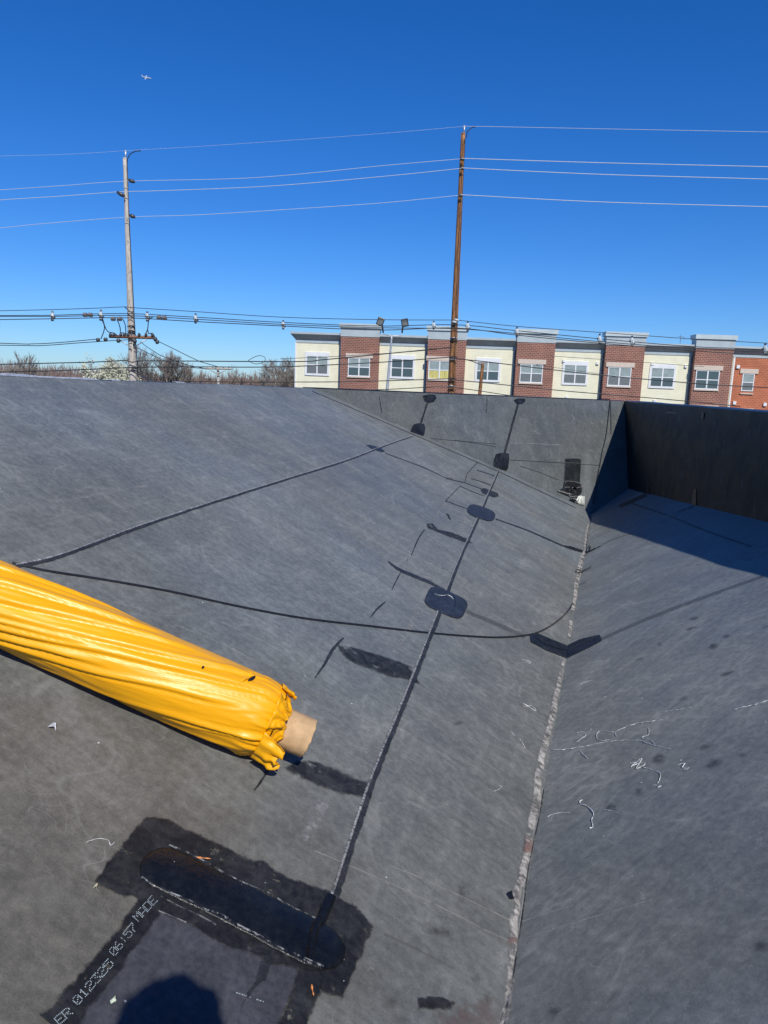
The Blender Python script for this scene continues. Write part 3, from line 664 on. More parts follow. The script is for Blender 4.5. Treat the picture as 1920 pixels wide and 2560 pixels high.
# ------------------------------------------------------------------ yellow roll
RR_ = .072*S
nLh = nL.normalized()
def ax_pt(q): return hit(ray(*q), nL, dL + RR_*nL.length)
for _ in range(12): RR_ *= (98./F_PX)/(RR_/(ax_pt((500, 1727)).dot(fw)))
A0 = ax_pt((680, 1806)); A1 = ax_pt((0, 1508)); ad = (A1-A0).normalized()
ax_up = nLh; ax_s = ad.cross(ax_up).normalized()
M_yel, nt_, b_ = mk('yellow_wrap')
uvn = N(nt_, 'ShaderNodeUVMap').outputs[0]
hel = mapping(nt_, uvn, sc=(1, 1, 1)); q1 = noi(nt_, mapping(nt_, uvn, sc=(.55, 2.2, 1)), 2.0, 5, .6, .5); q2 = noi(nt_, mapping(nt_, uvn, sc=(.8, 7, 1)), 2.0, 5, .65, .3); q3 = noi(nt_, mapping(nt_, uvn, sc=(3, 5, 1)), 5, 4, .6, .8)
cr = mth(nt_, 'POWER', mth(nt_, 'SUBTRACT', 1., mth(nt_, 'ABSOLUTE', mth(nt_, 'MULTIPLY', mth(nt_, 'SUBTRACT', q1, .5), 5.))), 3., clamp=True)
cr2 = mth(nt_, 'POWER', mth(nt_, 'SUBTRACT', 1., mth(nt_, 'ABSOLUTE', mth(nt_, 'MULTIPLY', mth(nt_, 'SUBTRACT', q2, .5), 6.))), 3., clamp=True)
hgt = mth(nt_, 'ADD', mth(nt_, 'MULTIPLY', cr, .6), mth(nt_, 'ADD', mth(nt_, 'MULTIPLY', cr2, .12), mth(nt_, 'MULTIPLY', q3, .35)))
nt_.links.new(bump(nt_, hgt, .15, .006), b_.inputs['Normal'])
nt_.links.new(mixc(nt_, ramp(nt_, q1, .3, .7), (.93, .43, .003), (.90, .40, .003)), b_.inputs['Base Color'])
b_.inputs['Roughness'].default_value = .36; b_.inputs['Specular IOR Level'].default_value = .5
b_.inputs['Subsurface Weight'].default_value = .0
roll_len = 3.05
rl = empty('membrane_roll', A0 - nLh*RR_, 'long roll wrapped in creased yellow plastic with cardboard core sticking out', 'roll')
NL_, NT = 420, 150
def crease_field(s_, th):
    h = 0.
    for (pitch, amp, ph, wdt, s0, s1) in CRE:
        c_ = ph + pitch*s_
        d_ = (th - c_ + PI) % (2*PI) - PI
        env = max(0., min(1., (s_-s0)/.12))*max(0., min(1., (s1-s_)/.12))
        d_ += .10*noise.noise(Vector((s_*3.1, ph*5, 1)))
        if abs(d_) < 3*wdt:
            x = d_/wdt; h += env*amp*(math.exp(-x*x) - .75*math.exp(-((x+1.25)/.42)**2) if x > -1e9 else 0)
    return h
rc = random.Random(5)
CRE = [(-1.7, .011, -.13, .10, .02, 1.6), (-1.75, .009, .26, .09, .05, 1.1), (-1.65, .009, -.69, .09, .12, 1.5), (-1.6, .009, -1.42, .10, .1, 1.9), (-1.7, .008, -1.95, .08, .02, 1.2), (-1.7, .010, .62, .10, .3, 2.2),
       (-1.75, .011, 1.05, .11, .4, 2.4), (-1.65, .009, 1.55, .10, .45, 2.6), (-1.7, .012, .02, .08, .55, 2.3), (-1.8, .010, -.35, .08, .5, 1.8)]
for i in range(12):
    s0 = rc.uniform(-.2, 2.7); CRE.append((rc.uniform(-2.3, -1.2), rc.uniform(.001, .0035), rc.uniform(0, 2*PI), rc.uniform(.03, .07), s0, s0+rc.uniform(.25, .8)))
for i in range(16): CRE.append((rc.uniform(-4., -1.), rc.uniform(.002, .005), rc.uniform(-2.6, .6), rc.uniform(.035, .06), -.05, rc.uniform(.12, .32)))
mr = MB(); uvs = []
for i in range(NL_+1):
    s_ = roll_len*(i/NL_)**1.25
    e = min(1, (s_+.004)/.075); tap = .80+.20*math.sin(e*PI/2)**.8 if s_ < .075 else 1.
    if s_ < .5: tap *= 1 - .02*math.cos(s_/.5*PI/2)
    far = roll_len-s_
    if far < .08: tap *= .75+.25*(far/.08)**.5
    for k in range(NT):
        th = 2*PI*k/NT
        r_ = RR_*tap*(1-.11*max(0, s_-.2)) + crease_field(s_, th)*.68 + .004*noise.noise(Vector((s_*2.2, math.cos(th)*1.3, math.sin(th)*1.3))) + .0016*noise.noise(Vector((s_*9, math.cos(th)*7+s_*3, math.sin(th)*7)))
        if s_ < .10:                       # gathers near the end
            g_ = (1-s_/.10); r_ += .006*g_*noise.noise(Vector((math.cos(th)*9, math.sin(th)*9, s_*6)))*2
        p = A0 + ad*s_ + (ax_up*math.cos(th) + ax_s*math.sin(th))*r_
        # rests on the sheet: flattened underneath
        d_ = (p-(A0-nLh*RR_)).dot(nLh)
        if d_ < .003: p += nLh*(.003-d_)
        mr.v.append(tuple(p)); uvs.append((s_*1.0 + 0., (th + 1.7*s_)/(2*PI)*1.6))
for i in range(NL_):
    for k in range(NT):
        a = i*NT+k; b2 = i*NT+(k+1) % NT; mr.f.append((a, a+NT, b2+NT, b2))
me = mr.mesh('wrap'); ul = me.uv_layers.new(name='UVMap')
for p in me.polygons:
    for li in p.loop_indices:
        vi = me.loops[li].vertex_index; u, v = uvs[vi]
        if p.index % NT == NT-1 and vi % NT == 0: v += 1.6
        ul.data[li].uv = (u*2, v*3)
link('wrap', me, M_yel, rl, smooth=True)
# gathered end: a crumpled frill from the rim in to the core, then flaps
RC = RR_*.51
mg = MB(); rings = 14
for j in range(rings+1):
    t = j/rings
    for k in range(NT):
        th = 2*PI*k/NT
        fold = math.sin(th*17+3*math.sin(th*3))*.5+math.sin(th*29+1)*.3
        rr = RR_*.80*(1-t) + (RC*1.06)*t
        rr += fold*.005*(math.sin(t*PI)) + (.010*noise.noise(Vector((math.cos(th)*4, math.sin(th)*4, t*3))))*math.sin(t*PI)
        ss = -.004 - .030*math.sin(t*PI*.5) + fold*.006*math.sin(t*PI) + .02*noise.noise(Vector((math.cos(th)*3, math.sin(th)*3, t*2+4)))*t
        p = A0 + ad*ss + (ax_up*math.cos(th)+ax_s*math.sin(th))*rr
        mg.v.append(tuple(p))
for j in range(rings):
    for k in range(NT): a = j*NT+k; b2 = j*NT+(k+1) % NT; mg.f.append((a, b2, b2+NT, a+NT))
mg.build('gathered_end', M_yel, rl, smooth=True)
def flap(th0, th1, ln, out, seed, r0=.98, twist=0., back_=0.):
    m_ = MB(); nu, nv = 16, 12
    for j in range(nv+1):
        t = j/nv
        for i in range(nu+1):
            u = i/nu; th = th0+(th1-th0)*(u*(1-.35*t)+.175*t) + twist*t
            rr = RR_*(r0 - .28*math.sin(t*PI*.5)*0 ) + out*t + .010*noise.noise(Vector((u*6, t*3, seed)))*(.3+t) + .006*math.sin(u*18+seed)*(.3+t)
            ss = .02 - ln*t - .02*noise.noise(Vector((u*4, seed, 0)))*t + .007*math.sin(u*11+seed*2)*t
            q = A0 + ad*(ss+back_) + (ax_up*math.cos(th)+ax_s*math.sin(th))*rr
            d_ = (q-(A0-nLh*RR_)).dot(nLh)
            if d_ < .004: q += nLh*(.004-d_)
            m_.v.append(tuple(q))
    for j in range(nv):
        for i in range(nu): a = j*(nu+1)+i; m_.f.append((a, a+1, a+nu+2, a+nu+1))
    o = m_.build('wrap_flap', M_yel, rl, smooth=True)
    sm = o.modifiers.new('thick', 'SOLIDIFY'); sm.thickness = .001
# core tube
mcore = MB(); CL = .125; n = 64
def ring(s_, r_, jag=0.):
    out = []
    for k in range(n):
        th = 2*PI*k/n; j_ = jag*(noise.noise(Vector((math.cos(th)*3.3, math.sin(th)*3.3, 2)))+.5*noise.noise(Vector((math.cos(th)*9, math.sin(th)*9, 5))))
        out.append(tuple(A0 + ad*(s_+j_) + (ax_up*math.cos(th)+ax_s*math.sin(th))*r_*(1+.012*noise.noise(Vector((math.cos(th)*2, math.sin(th)*2, s_*8))))))
    return out
for s_, r_, j_ in ((.05, RC, 0), (-.02, RC, 0), (-CL*.6, RC, .0), (-CL+.003, RC, .003), (-CL, RC*.985, .003), (-CL-.001, RC*.93, .005), (-CL+.001, RC*.86, .003), (-CL+.004, RC*.84, .003), (-.05, RC*.84, 0), (.05, RC*.84, 0)): mcore.v += ring(s_, r_, j_)
for j in range(9):
    for k in range(n): a = j*n+k; b2 = j*n+(k+1) % n; mcore.f.append((a, b2, b2+n, a+n))
M_card = mat_plain('cardboard', (.56, .37, .19), .8, scale=30, var=.1, bumpd=.002, color2=(.47, .305, .155))
co = mcore.build('core_tube', M_card, rl, smooth=True); tag(co, 'brown cardboard tube with a torn rim')
mi = MB(); mi.v += ring(.04, RC*.84) ; mi.f.append(tuple(range(n))); mi.build('core_inside', mat_plain('bore_shade', (.05, .035, .02), .9), rl)  # dark disc closes the tube; its colour paints the shade inside
for a in ((-2.3, -1.25, .075, .012, 1.), (.1, .9, .05, -.02, 2.), (2.15, 2.9, .085, .006, 3.), (3.0, 3.7, .07, -.004, 4.), (1.2, 2.0, .045, -.02, 5.), (-1.2, -.1, .045, -.03, 6.)): flap(*a)
# torn holes in the wrap
M_hole = mat_plain('black_hole', (.01, .01, .012), .5, var=.1)
BR = None
def on_roll(px, py, lift=.002):
    r = ray(px, py).normalized(); h, n_, i, d = BR.ray_cast(Vector((0, 0, 0)), r)
    return None if h is None else h + (n_ if n_.dot(r) < 0 else -n_)*lift
BR = BVHTree.FromPolygons([Vector(v) for v in mr.v], mr.f)
for poly in (((1258, 640), (1262, 628), (1275, 622), (1282, 612), (1298, 610), (1296, 622), (1285, 634), (1270, 638)), ((1027, 565), (1036, 560), (1040, 566), (1036, 575), (1028, 577), (1024, 571))):
    pp = [p for p in (on_roll(q[0]-3, q[1]+8) for q in z6(*poly)) if p]
    cc = sum(pp, Vector())/len(pp); mh = MB(); mh.add([cc]+pp, [(0, i+1, (i+1) % len(pp)+1) for i in range(len(pp))]); mh.build('tear', M_hole, rl)
mlip = MB()
tp = [z6((1225, 630), (1245, 600), (1275, 598))[i] for i in range(3)]
for (a, b2, lf) in ((z6((1215, 640))[0], z6((1262, 612))[0], .004),):
    P = []
    for i in range(9):
        for j in range(5):
            x = 1212+ (1276-1218)*i/8; y = 656-36*i/8 + (j-2)*9*(.4+.6*i/8)
            q = on_roll(*z6((x, y))[0], .003 + .006*abs(math.sin(j*1.6+i*.5))*i/8); P.append(tuple(q) if q else P[-1])
    mlip.add(P, [(i*5+j, i*5+j+1, (i+1)*5+j+1, (i+1)*5+j) for i in range(8) for j in range(4)])
mlip.build('torn_lip', M_yel, rl, smooth=True)

# ------------------------------------------------------------------ cable on the roof
M_cab = mat_plain('black_cable', (.02, .021, .024), .45, var=.2, scale=40)
def surf_tube(mb, pts, rad, lift, step=7, off=0.):
    P = pts_lerp([tuple(p) for p in pts], step); out = []
    for i, p in enumerate(P):
        a, b = P[max(0, i-1)], P[min(len(P)-1, i+1)]; dx, dy = b[0]-a[0], b[1]-a[1]; l = math.hypot(dx, dy) or 1
        q = on(p[0]-dy/l*off, p[1]+dx/l*off, lift)
        if q: out.append(q)
    mb.tube(out, rad, 7)
cb = MB()
main = [(30, 1408), (120, 1428), (250, 1448), (420, 1478), (600, 1517), (760, 1546), (930, 1566), (1060, 1581), (1180, 1591), (1260, 1593), (1330, 1585), (1375, 1565), (1412, 1535), (1432, 1505), (1440, 1470), (1447, 1440), (1453, 1415), (1461, 1390), (1466, 1372), (1468, 1350), (1470, 1325), (1479, 1302), (1479, 1290)]
surf_tube(cb, main, .0024, .004)
surf_tube(cb, [p for p in main[:14]], .0021, .0035, off=2.4)
surf_tube(cb, [(1466, 1384), (1470, 1371), (1476, 1366), (1476, 1375), (1467, 1386), (1462, 1393)], .0035, .010, step=2)
surf_tube(cb, [(1452, 1433), (1460, 1428), (1472, 1423), (1480, 1418)], .0035, .010, step=2)
surf_tube(cb, [(1480, 1419), (1468, 1426), (1455, 1432), (1445, 1434), (1438, 1432), (1441, 1427), (1450, 1429)], .003, .013, step=2)
tag(cb.build('cable', M_cab, smooth=True), 'thin black doubled cable curving across the roof from the yellow roll to the valley', 'cable')
cw = MB()
surf_tube(cw, [(1523, 1004), (1519, 1040), (1513, 1090), (1503, 1132), (1500, 1150), (1492, 1190), (1480, 1260)], .005, .02)
surf_tube(cw, [(1524, 1004), (1525, 1040), (1526, 1085)], .004, .02)
pz = on(1523, 1005, .02); cw.tube([pz, pz+Vector((0, .02, .03)), pz+back*.5+Vector((0, 0, .03)), pz+back+Vector((.02, 0, .02)), pz+back*1.1+Vector((0, 0, -.5))], .005, 7)
tag(cw.build('cable', M_cab, smooth=True), 'thin black cable hanging over the parapet top beside the shadow edge', 'cable')

# brush at the drain
bp = on(1447, 1266, .0); mx, my = mpp(1447, 1250); kx = mx
br = empty('brush', bp, 'small brush with white bristles and black handle lying by the drain pipe', 'brush')
toc = (Vector((0, 0, 0))-bp).normalized(); upb = Vector((0, 0, 1)); rtb = toc.cross(upb).normalized()*-1
def bpt(px, py, fwd=.0): return on(px, py, .03+fwd)
bm_ = MB(); rb = random.Random(3)
for i in range(70):
    t = i/69; a = Vector(bpt(1441+t*14, 1244+t*.8, .01+rb.uniform(0, .02))); b2 = Vector(bpt(1435+t*23.5+rb.uniform(-.4, .4), 1256+t*9+rb.uniform(-1.2, 1.2), -.02+rb.uniform(0, .03)))
    bm_.tube([a, a.lerp(b2, .5)+Vector((rb.uniform(-.002, .002),)*3), b2], [.003, .0028, .002], 4)
bm_.build('bristles', mat_plain('white_bristle', (.70, .72, .66), .6, var=.15, scale=50), br)
hb = MB(); hb.tube([bpt(1440, 1244), bpt(1448, 1242.5, .01), bpt(1456, 1246)], [.010, .012, .010], 8)
hb.build('ferrule', mat_plain('ferrule_metal', (.45, .45, .44), .4, metal=.5), br, smooth=True)
hb = MB(); hb.tube([bpt(1421, 1249), bpt(1424, 1249.5, .005), bpt(1434, 1254), bpt(1441, 1256)], [.006, .013, .013, .010], 8)
hb.build('handle', mat_plain('black_handle', (.02, .02, .022), .25), br, smooth=True)

# bits of white thread, torn foil, orange splinters
GT = 'white threads strewn on the roof'
def thread(pts, label, wd_=.0022, mat=M_white, name='thread', cat='thread', group=GT, jit=2.2, seed=1, lift=.002):
    m_ = MB(); rr = random.Random(seed); P = pts_lerp(pts, 6); o_ = []
    for p in P:
        q = on(p[0]+rr.uniform(-1, 1)*jit*.5, p[1]+rr.uniform(-1, 1)*jit*.5, lift+rr.uniform(0, .002))
        if q: o_.append(q)
    m_.tube(o_, [wd_*.55*rr.choice((.25, .6, .8, 1., 1.2)) for _ in o_], 5)
    tag(m_.build(name, mat), label, cat, group)
thread(z2((216, 222), (240, 230), (268, 226), (298, 243)), 'white thread lying on the blue black patch above the cable', .003, seed=44, lift=.0105)
thread(z2((718, 882), (740, 892), (800, 887), (890, 872), (960, 857), (1040, 850), (1105, 852), (1150, 868), (1200, 880), (1240, 890)), 'longest white thread running right from the valley fold on the right slope', .0020, seed=2)
thread(z2((1008, 835), (1000, 815), (1030, 800), (1090, 778), (1160, 768), (1215, 762)), 'white thread with a hooked left end above the longest thread', .002, seed=3)
thread(z2((975, 850), (930, 850), (918, 830), (935, 810), (990, 815)), 'loop of white thread just left of the hooked thread', .0022, seed=4)
thread(z2((870, 812), (835, 818), (875, 825), (850, 845), (830, 858)), 'small zigzag white thread nearest the valley above the longest thread', .002, seed=5)
thread(z2((845, 890), (860, 910), (880, 930)), 'short white thread dropping below the longest thread', .002, seed=6)
thread(z2((1075, 925), (1110, 940), (1070, 965), (1115, 930), (1090, 975), (1130, 950), (1065, 950), (1150, 975), (1195, 995), (1185, 1037)), 'tangled knot of white thread on the right slope with a hanging tail', .0022, seed=7)
thread(z2((1270, 955), (1300, 952), (1290, 968), (1320, 970), (1300, 978)), 'tiny curl of white thread right of the tangled knot', .0022, seed=8)
thread(z2((1215, 728), (1270, 718), (1330, 710)), 'fine white thread high on the right slope above the hooked thread', .0015, seed=9)
thread(z2((1515, 718), (1580, 702), (1659, 680)), 'straight white thread at the right margin', .002, seed=10)
thread(z2((600, 685), (600, 705), (640, 700), (655, 722), (600, 690), (635, 710)), 'crumpled white thread left of the valley fold', .0022, seed=11)
thread(z2((585, 845), (600, 865), (607, 882), (595, 880)), 'short white thread left of the valley level with the longest thread', .0022, seed=12)
thread(z2((550, 812), (560, 830)), 'tiny white thread left of the valley, uppermost of two below the crumpled one', .0018, seed=13)
thread(z2((600, 500), (625, 518), (632, 514), (612, 502)), 'small white loop left of the V shaped patch', .0016, seed=14)
thread(z2((845, 612), (865, 600), (902, 590)), 'curved white thread right of the valley below the V shaped patch', .0014, seed=15)
thread(z2((1145, 795), (1145, 825), (1115, 840), (1150, 848), (1175, 872)), 'branching white thread across the right end of the longest thread', .0018, seed=16)
thread(z3((860, 70), (845, 85), (890, 105), (905, 130), (898, 165), (905, 192), (892, 192)), 'thick pale thread hanging in an S on the lower right slope', .0036, seed=17)
thread(z3((475, 33), (495, 25), (508, 10), (495, 8)), 'small white thread left of the valley low in the picture', .002, seed=18)
thread(z3((708, 145), (745, 130), (805, 125)), 'dashed white thread between the valley and the thick pale thread', .0016, seed=19)
thread(z3((950, 115), (985, 118), (1025, 137)), 'white thread right of the thick pale thread', .0018, seed=20)
thread(z3((1165, 8), (1200, 12), (1185, 20)), 'tiny white curl above the thick pale thread', .002, seed=21)
thread(z1((365, 258), (420, 238), (468, 248), (475, 268), (495, 256)), 'fine white thread on the brown sheet left of the black patch', .0012, seed=22)
thread(z6((1528, 605), (1540, 612), (1535, 625), (1545, 635)), 'small pale thread between the yellow roll and the seam', .0018, seed=23)
M_or = mat_plain('orange_wood', (.75, .28, .08), .6)
thread(z1((838, 342), (868, 343), (898, 347)), 'orange splinter lying on the black pad', .0046, M_or, 'splinter', 'splinter', None, .2, lift=.0185)
thread(z1((1338, 880), (1343, 905), (1348, 927)), 'orange splinter lying on the black strip below the pad', .0042, M_or, 'splinter', 'splinter', None, .2, lift=.009)
def chip(pts, label, mat, name='chip', cat='debris', lift=.012):
    P = [on(x, y, .004+lift*(i % 2)) for i, (x, y) in enumerate(pts)]
    c_ = sum(P, Vector())/len(P)+Vector((0, 0, .006)); m_ = MB(); m_.add([c_]+P, [(0, i+1, (i+1) % len(P)+1) for i in range(len(P))])
    o = m_.build(name, mat); s_ = o.modifiers.new('t', 'SOLIDIFY'); s_.thickness = .001; tag(o, label, cat)
chip(z6((240, 890), (262, 882), (275, 868), (272, 888), (280, 912), (262, 905)), 'torn scrap of silver foil on the brown sheet below the yellow roll', M_alu, 'foil_scrap', 'scrap')
chip(z1((474, 942), (486, 938), (494, 950), (490, 958), (478, 955)), 'pale green white chip beside the photographer shadow', mat_plain('pale_chip', (.7, .78, .6), .5), 'paint_chip', 'chip')
chip(z1((402, 455), (410, 450), (414, 460), (406, 463)), 'cream chip at the left corner of the black patch', mat_plain('cream_chip', (.75, .68, .45), .5), 'paint_chip', 'chip')
chip(z3((527, 478), (540, 475), (556, 495), (552, 512), (540, 500)), 'small black pebble like lump beside the valley fold', M_black, 'tar_lump', 'lump')

# ------------------------------------------------------------------ ground and far things
GZ = -7.0
M_gr, nt_, b_ = mk('ground_mix'); g = N(nt_, 'ShaderNodeNewGeometry').outputs['Position']
nt_.links.new(mixc(nt_, ramp(nt_, noi(nt_, g, .05, 5), .45, .55), (.06, .06, .055), (.12, .11, .06)), b_.inputs['Base Color']); b_.inputs['Roughness'].default_value = .9
gm = MB(); gm.add([(-6000, -200, GZ), (6000, -200, GZ), (6000, 9000, GZ), (-6000, 9000, GZ)], [(0, 1, 2, 3)])
tag(gm.build('ground', M_gr), 'street level ground beyond the roof', kind='structure')
rm = MB(); rm.add([(-300, 30, GZ+.004), (300, 18, GZ+.004), (300, 28, GZ+.004), (-300, 40, GZ+.004)], [(0, 1, 2, 3)])
tag(rm.build('road', mat_plain('asphalt', (.05, .05, .052), .85, scale=.6)), 'asphalt street beside the building', kind='structure')

# --- apartment building: facade frame
TH = R(4.4); ex = Vector((math.cos(TH), -math.sin(TH), 0)); en = Vector((-math.sin(TH), -math.cos(TH), 0)); OB = Vector((0, 66, 0))
def fac(px, py, d=0.):                    # facade u, z of a photo position on the plane d metres proud
    r = ray(px, py); t = (OB+en*d).dot(en)/r.dot(en); p = r*t; return (p-OB).dot(ex), p.z
def W3(u, d, z): return OB + ex*u + en*d + Vector((0, 0, z))
class FB(MB):                             # boxes in facade coordinates with uv = metres
    def fbox(s, u0, u1, d0, d1, z0, z1_):
        c = [W3(u, d, z) for z in (z0, z1_) for d in (d0, d1) for u in (u0, u1)]
        s.add(c, [(0, 1, 3, 2), (4, 6, 7, 5), (2, 3, 7, 6), (0, 4, 5, 1), (0, 2, 6, 4), (1, 5, 7, 3)])
    def prof(s, u0, u1, pr):
        n = len(pr); s.add([W3(u0, d, z) for d, z in pr]+[W3(u1, d, z) for d, z in pr],
                           [(i, (i+1) % n, n+(i+1) % n, n+i) for i in range(n)] + [tuple(reversed(range(n))), tuple(range(n, 2*n))])
def uvc(nt):                              # facade metres: along, up
    g = N(nt, 'ShaderNodeNewGeometry').outputs['Position']; r_ = N(nt, 'ShaderNodeVectorRotate', rotation_type='Z_AXIS'); nt.links.new(g, r_.inputs[0]); r_.inputs['Angle'].default_value = TH
    sp = N(nt, 'ShaderNodeSeparateXYZ'); nt.links.new(r_.outputs[0], sp.inputs[0]); cb_ = N(nt, 'ShaderNodeCombineXYZ')
    nt.links.new(mth(nt, 'ADD', sp.outputs[0], sp.outputs[1]), cb_.inputs[0]); nt.links.new(sp.outputs[2], cb_.inputs[1]); return cb_.outputs[0], sp.outputs[2], g
def mat_brick(name, a, b, mortar):
    m, nt, bs = mk(name); uv, z, g = uvc(nt); t = N(nt, 'ShaderNodeTexBrick'); nt.links.new(uv, t.inputs[0])
    t.inputs['Color1'].default_value = (*a, 1); t.inputs['Color2'].default_value = (*b, 1); t.inputs['Mortar'].default_value = (*mortar, 1)
    t.inputs['Scale'].default_value = 1; t.inputs['Brick Width'].default_value = .34; t.inputs['Row Height'].default_value = .15; t.inputs['Mortar Size'].default_value = .014; t.inputs['Bias'].default_value = -.1
    v = ramp(nt, noi(nt, g, .8, 3), .3, .7, .88, 1.1); c = N(nt, 'ShaderNodeVectorMath', operation='SCALE'); nt.links.new(t.outputs[0], c.inputs[0]); nt.links.new(v, c.inputs['Scale'])
    nt.links.new(c.outputs[0], bs.inputs['Base Color']); bs.inputs['Roughness'].default_value = .85; nt.links.new(bump(nt, t.outputs['Fac'], -.5, .01), bs.inputs['Normal']); return m
M_brick = mat_brick('brown_brick', (.25, .095, .062), (.20, .07, .045), (.42, .30, .24))
M_obrick = mat_brick('orange_brick', (.46, .12, .045), (.38, .095, .035), (.48, .26, .17))
def mat_siding(name, c0):
    m, nt, bs = mk(name); uv, z, g = uvc(nt); f = mth(nt, 'FRACT', mth(nt, 'DIVIDE', z, .19))
    sh = ramp(nt, f, .0, .14, .0, 1.); v = ramp(nt, noi(nt, g, 1.5, 3), .3, .7, .95, 1.04)
    c = N(nt, 'ShaderNodeVectorMath', operation='SCALE'); c.inputs[0].default_value = c0; nt.links.new(mth(nt, 'MULTIPLY', v, mth(nt, 'ADD', .72, mth(nt, 'MULTIPLY', sh, .28))), c.inputs['Scale'])
    nt.links.new(c.outputs[0], bs.inputs['Base Color']); bs.inputs['Roughness'].default_value = .55; nt.links.new(bump(nt, f, -.6, .02), bs.inputs['Normal']); return m
M_side2 = mat_siding('cream_siding', (.80, .765, .56))
M_trim = mat_plain('white_trim', (.76, .77, .76), .5, var=.03, scale=2)
M_capg = mat_plain('pale_grey_panel', (.42, .48, .49), .5, var=.05, scale=1.2)
M_soff = mat_plain('grey_cornice', (.34, .36, .37), .5, var=.06, scale=1.5)
M_lint = mat_plain('stone_lintel', (.62, .52, .42), .8, var=.05)
M_roofd = mat_plain('roof_gravel', (.3, .3, .3), .9)
M_dgrey = mat_plain('dark_grey', (.18, .20, .22), .5)
M_glass, nt_, b_ = mk('window_glass'); b_.inputs['Base Color'].default_value = (.06, .09, .10, 1); b_.inputs['Roughness'].default_value = .08; b_.inputs['Specular IOR Level'].default_value = .8
M_refl = mat_plain('pane_reflection', (.30, .36, .345), .35, var=.08, scale=3); M_curt = mat_plain('yellow_curtain', (.62, .55, .18), .7, var=.2, scale=6, stretch=(6, 1, .3))  # upper panes: reflected light is put into their pale colour
M_mesh = mat_plain('window_screen', (.15, .17, .17), .5, var=.06, scale=4)
bd = empty('apartment_building', W3(10, 0, GZ), 'long apartment building of cream siding and brown brick bays under grey parapets', 'building')
U = [fac(x, y, d)[0] for x, y, d in ((738, 930, 0), (850, 935, .7), (945, 935, .7), (1066, 940, .7), (1161, 945, .7), (1287, 950, .7), (1382, 950, .7), (1508, 955, .7), (1604, 960, .7), (1730, 965, .7), (1824, 970, .7))]
uEnd = U[-1]+16
roof_mb = FB(); roof_mb.fbox(U[0], uEnd, -14, -.1, 3.2, 3.6); roof_mb.build('flat_roof', M_roofd, bd)
zs = fac(800, 858)[1]; zc = fac(800, 832)[1]
def window(uc, zb, zt, dd, w_, curt=None, single=False):
    fr = FB(); u0, u1 = uc-w_/2, uc+w_/2; t = .075; zm = (zb+zt)/2
    fr.fbox(u0, u0+t, dd+.003, dd+.06, zb, zt); fr.fbox(u1-t, u1, dd+.003, dd+.06, zb, zt); fr.fbox(u0+t, u1-t, dd+.003, dd+.06, zt-t, zt); fr.fbox(u0+t, u1-t, dd+.003, dd+.06, zb, zb+t)
    if not single: fr.fbox(uc-.055, uc+.055, dd+.003, dd+.065, zb+t, zt-t)
    parts_ = [(u0+t, u1-t)] if single else [(u0+t, uc-.055), (uc+.055, u1-t)]
    for a, b in parts_: fr.fbox(a, b, dd+.003, dd+.05, zm-.035, zm+.035)
    f = fr.build('window', M_trim, bd)
    for a, b in parts_:
        g = FB(); g.fbox(a, b, dd+.004, dd+.020, zm+.035, zt-t); g.build('pane', M_glass if curt == 'd' else M_refl, f)
        g = FB(); g.fbox(a, b, dd+.004, dd+.024, zb+t, zm-.035); g.build('pane', M_curt if curt == 'y' else (M_glass if curt in ('d', 'm') else M_mesh), f)
    return f
wz = [fac(793, 889)[1], fac(793, 936)[1]]; bz = [fac(898, 895, .7)[1], fac(898, 941, .7)[1]]; ST = 3.35
def cream(u0, u1, wx=None, curt=None):
    c = FB(); c.fbox(u0, u1, -.3, 0, GZ, zs); c.build('siding_wall', M_side2, bd)
    z0 = zs
    t = FB(); t.fbox(u0-(0 if u0 > U[0] else .02), u1, -.28, .05, z0, z0+.26); t.build('trim_band', M_capg, bd)
    k = FB(); e0 = u0-.38 if u0 <= U[0]+.01 else u0
    k.prof(u0, u1, ((-.2, z0+.262), (.06, z0+.262), (.55, z0+.72), (.55, z0+.722), (-.2, z0+.722))); 
    if e0 < u0: k.add([W3(u0, .06, z0+.262), W3(u0, -12, z0+.262), W3(e0, -12, z0+.72), W3(e0, .55, z0+.72), W3(u0, .55, z0+.72)], [(0, 1, 2, 3), (0, 3, 4)])
    k.build('cornice', M_soff, bd)
    k = FB(); k.fbox(e0, u1, -.3, .57, z0+.723, zc); k.build('roof_coping', M_capg, bd)
    if wx is not None:
        for s_ in (0, 1):
            window(wx, wz[1]-ST*s_, wz[0]-ST*s_, .02, 2.0, curt)
            h_ = FB(); a, b, zt, zb = wx-1.0, wx+1.0, wz[0]-ST*s_, wz[1]-ST*s_
            h_.fbox(a-.10, b+.10, .002, .08, zt+.003, zt+.30); h_.fbox(a-.12, a-.004, .002, .07, zb-.1, zt); h_.fbox(b+.004, b+.12, .002, .07, zb-.1, zt); h_.fbox(a-.002, b+.002, .002, .09, zb-.1, zb-.004)
            h_.build('window_trim', M_trim, bd)
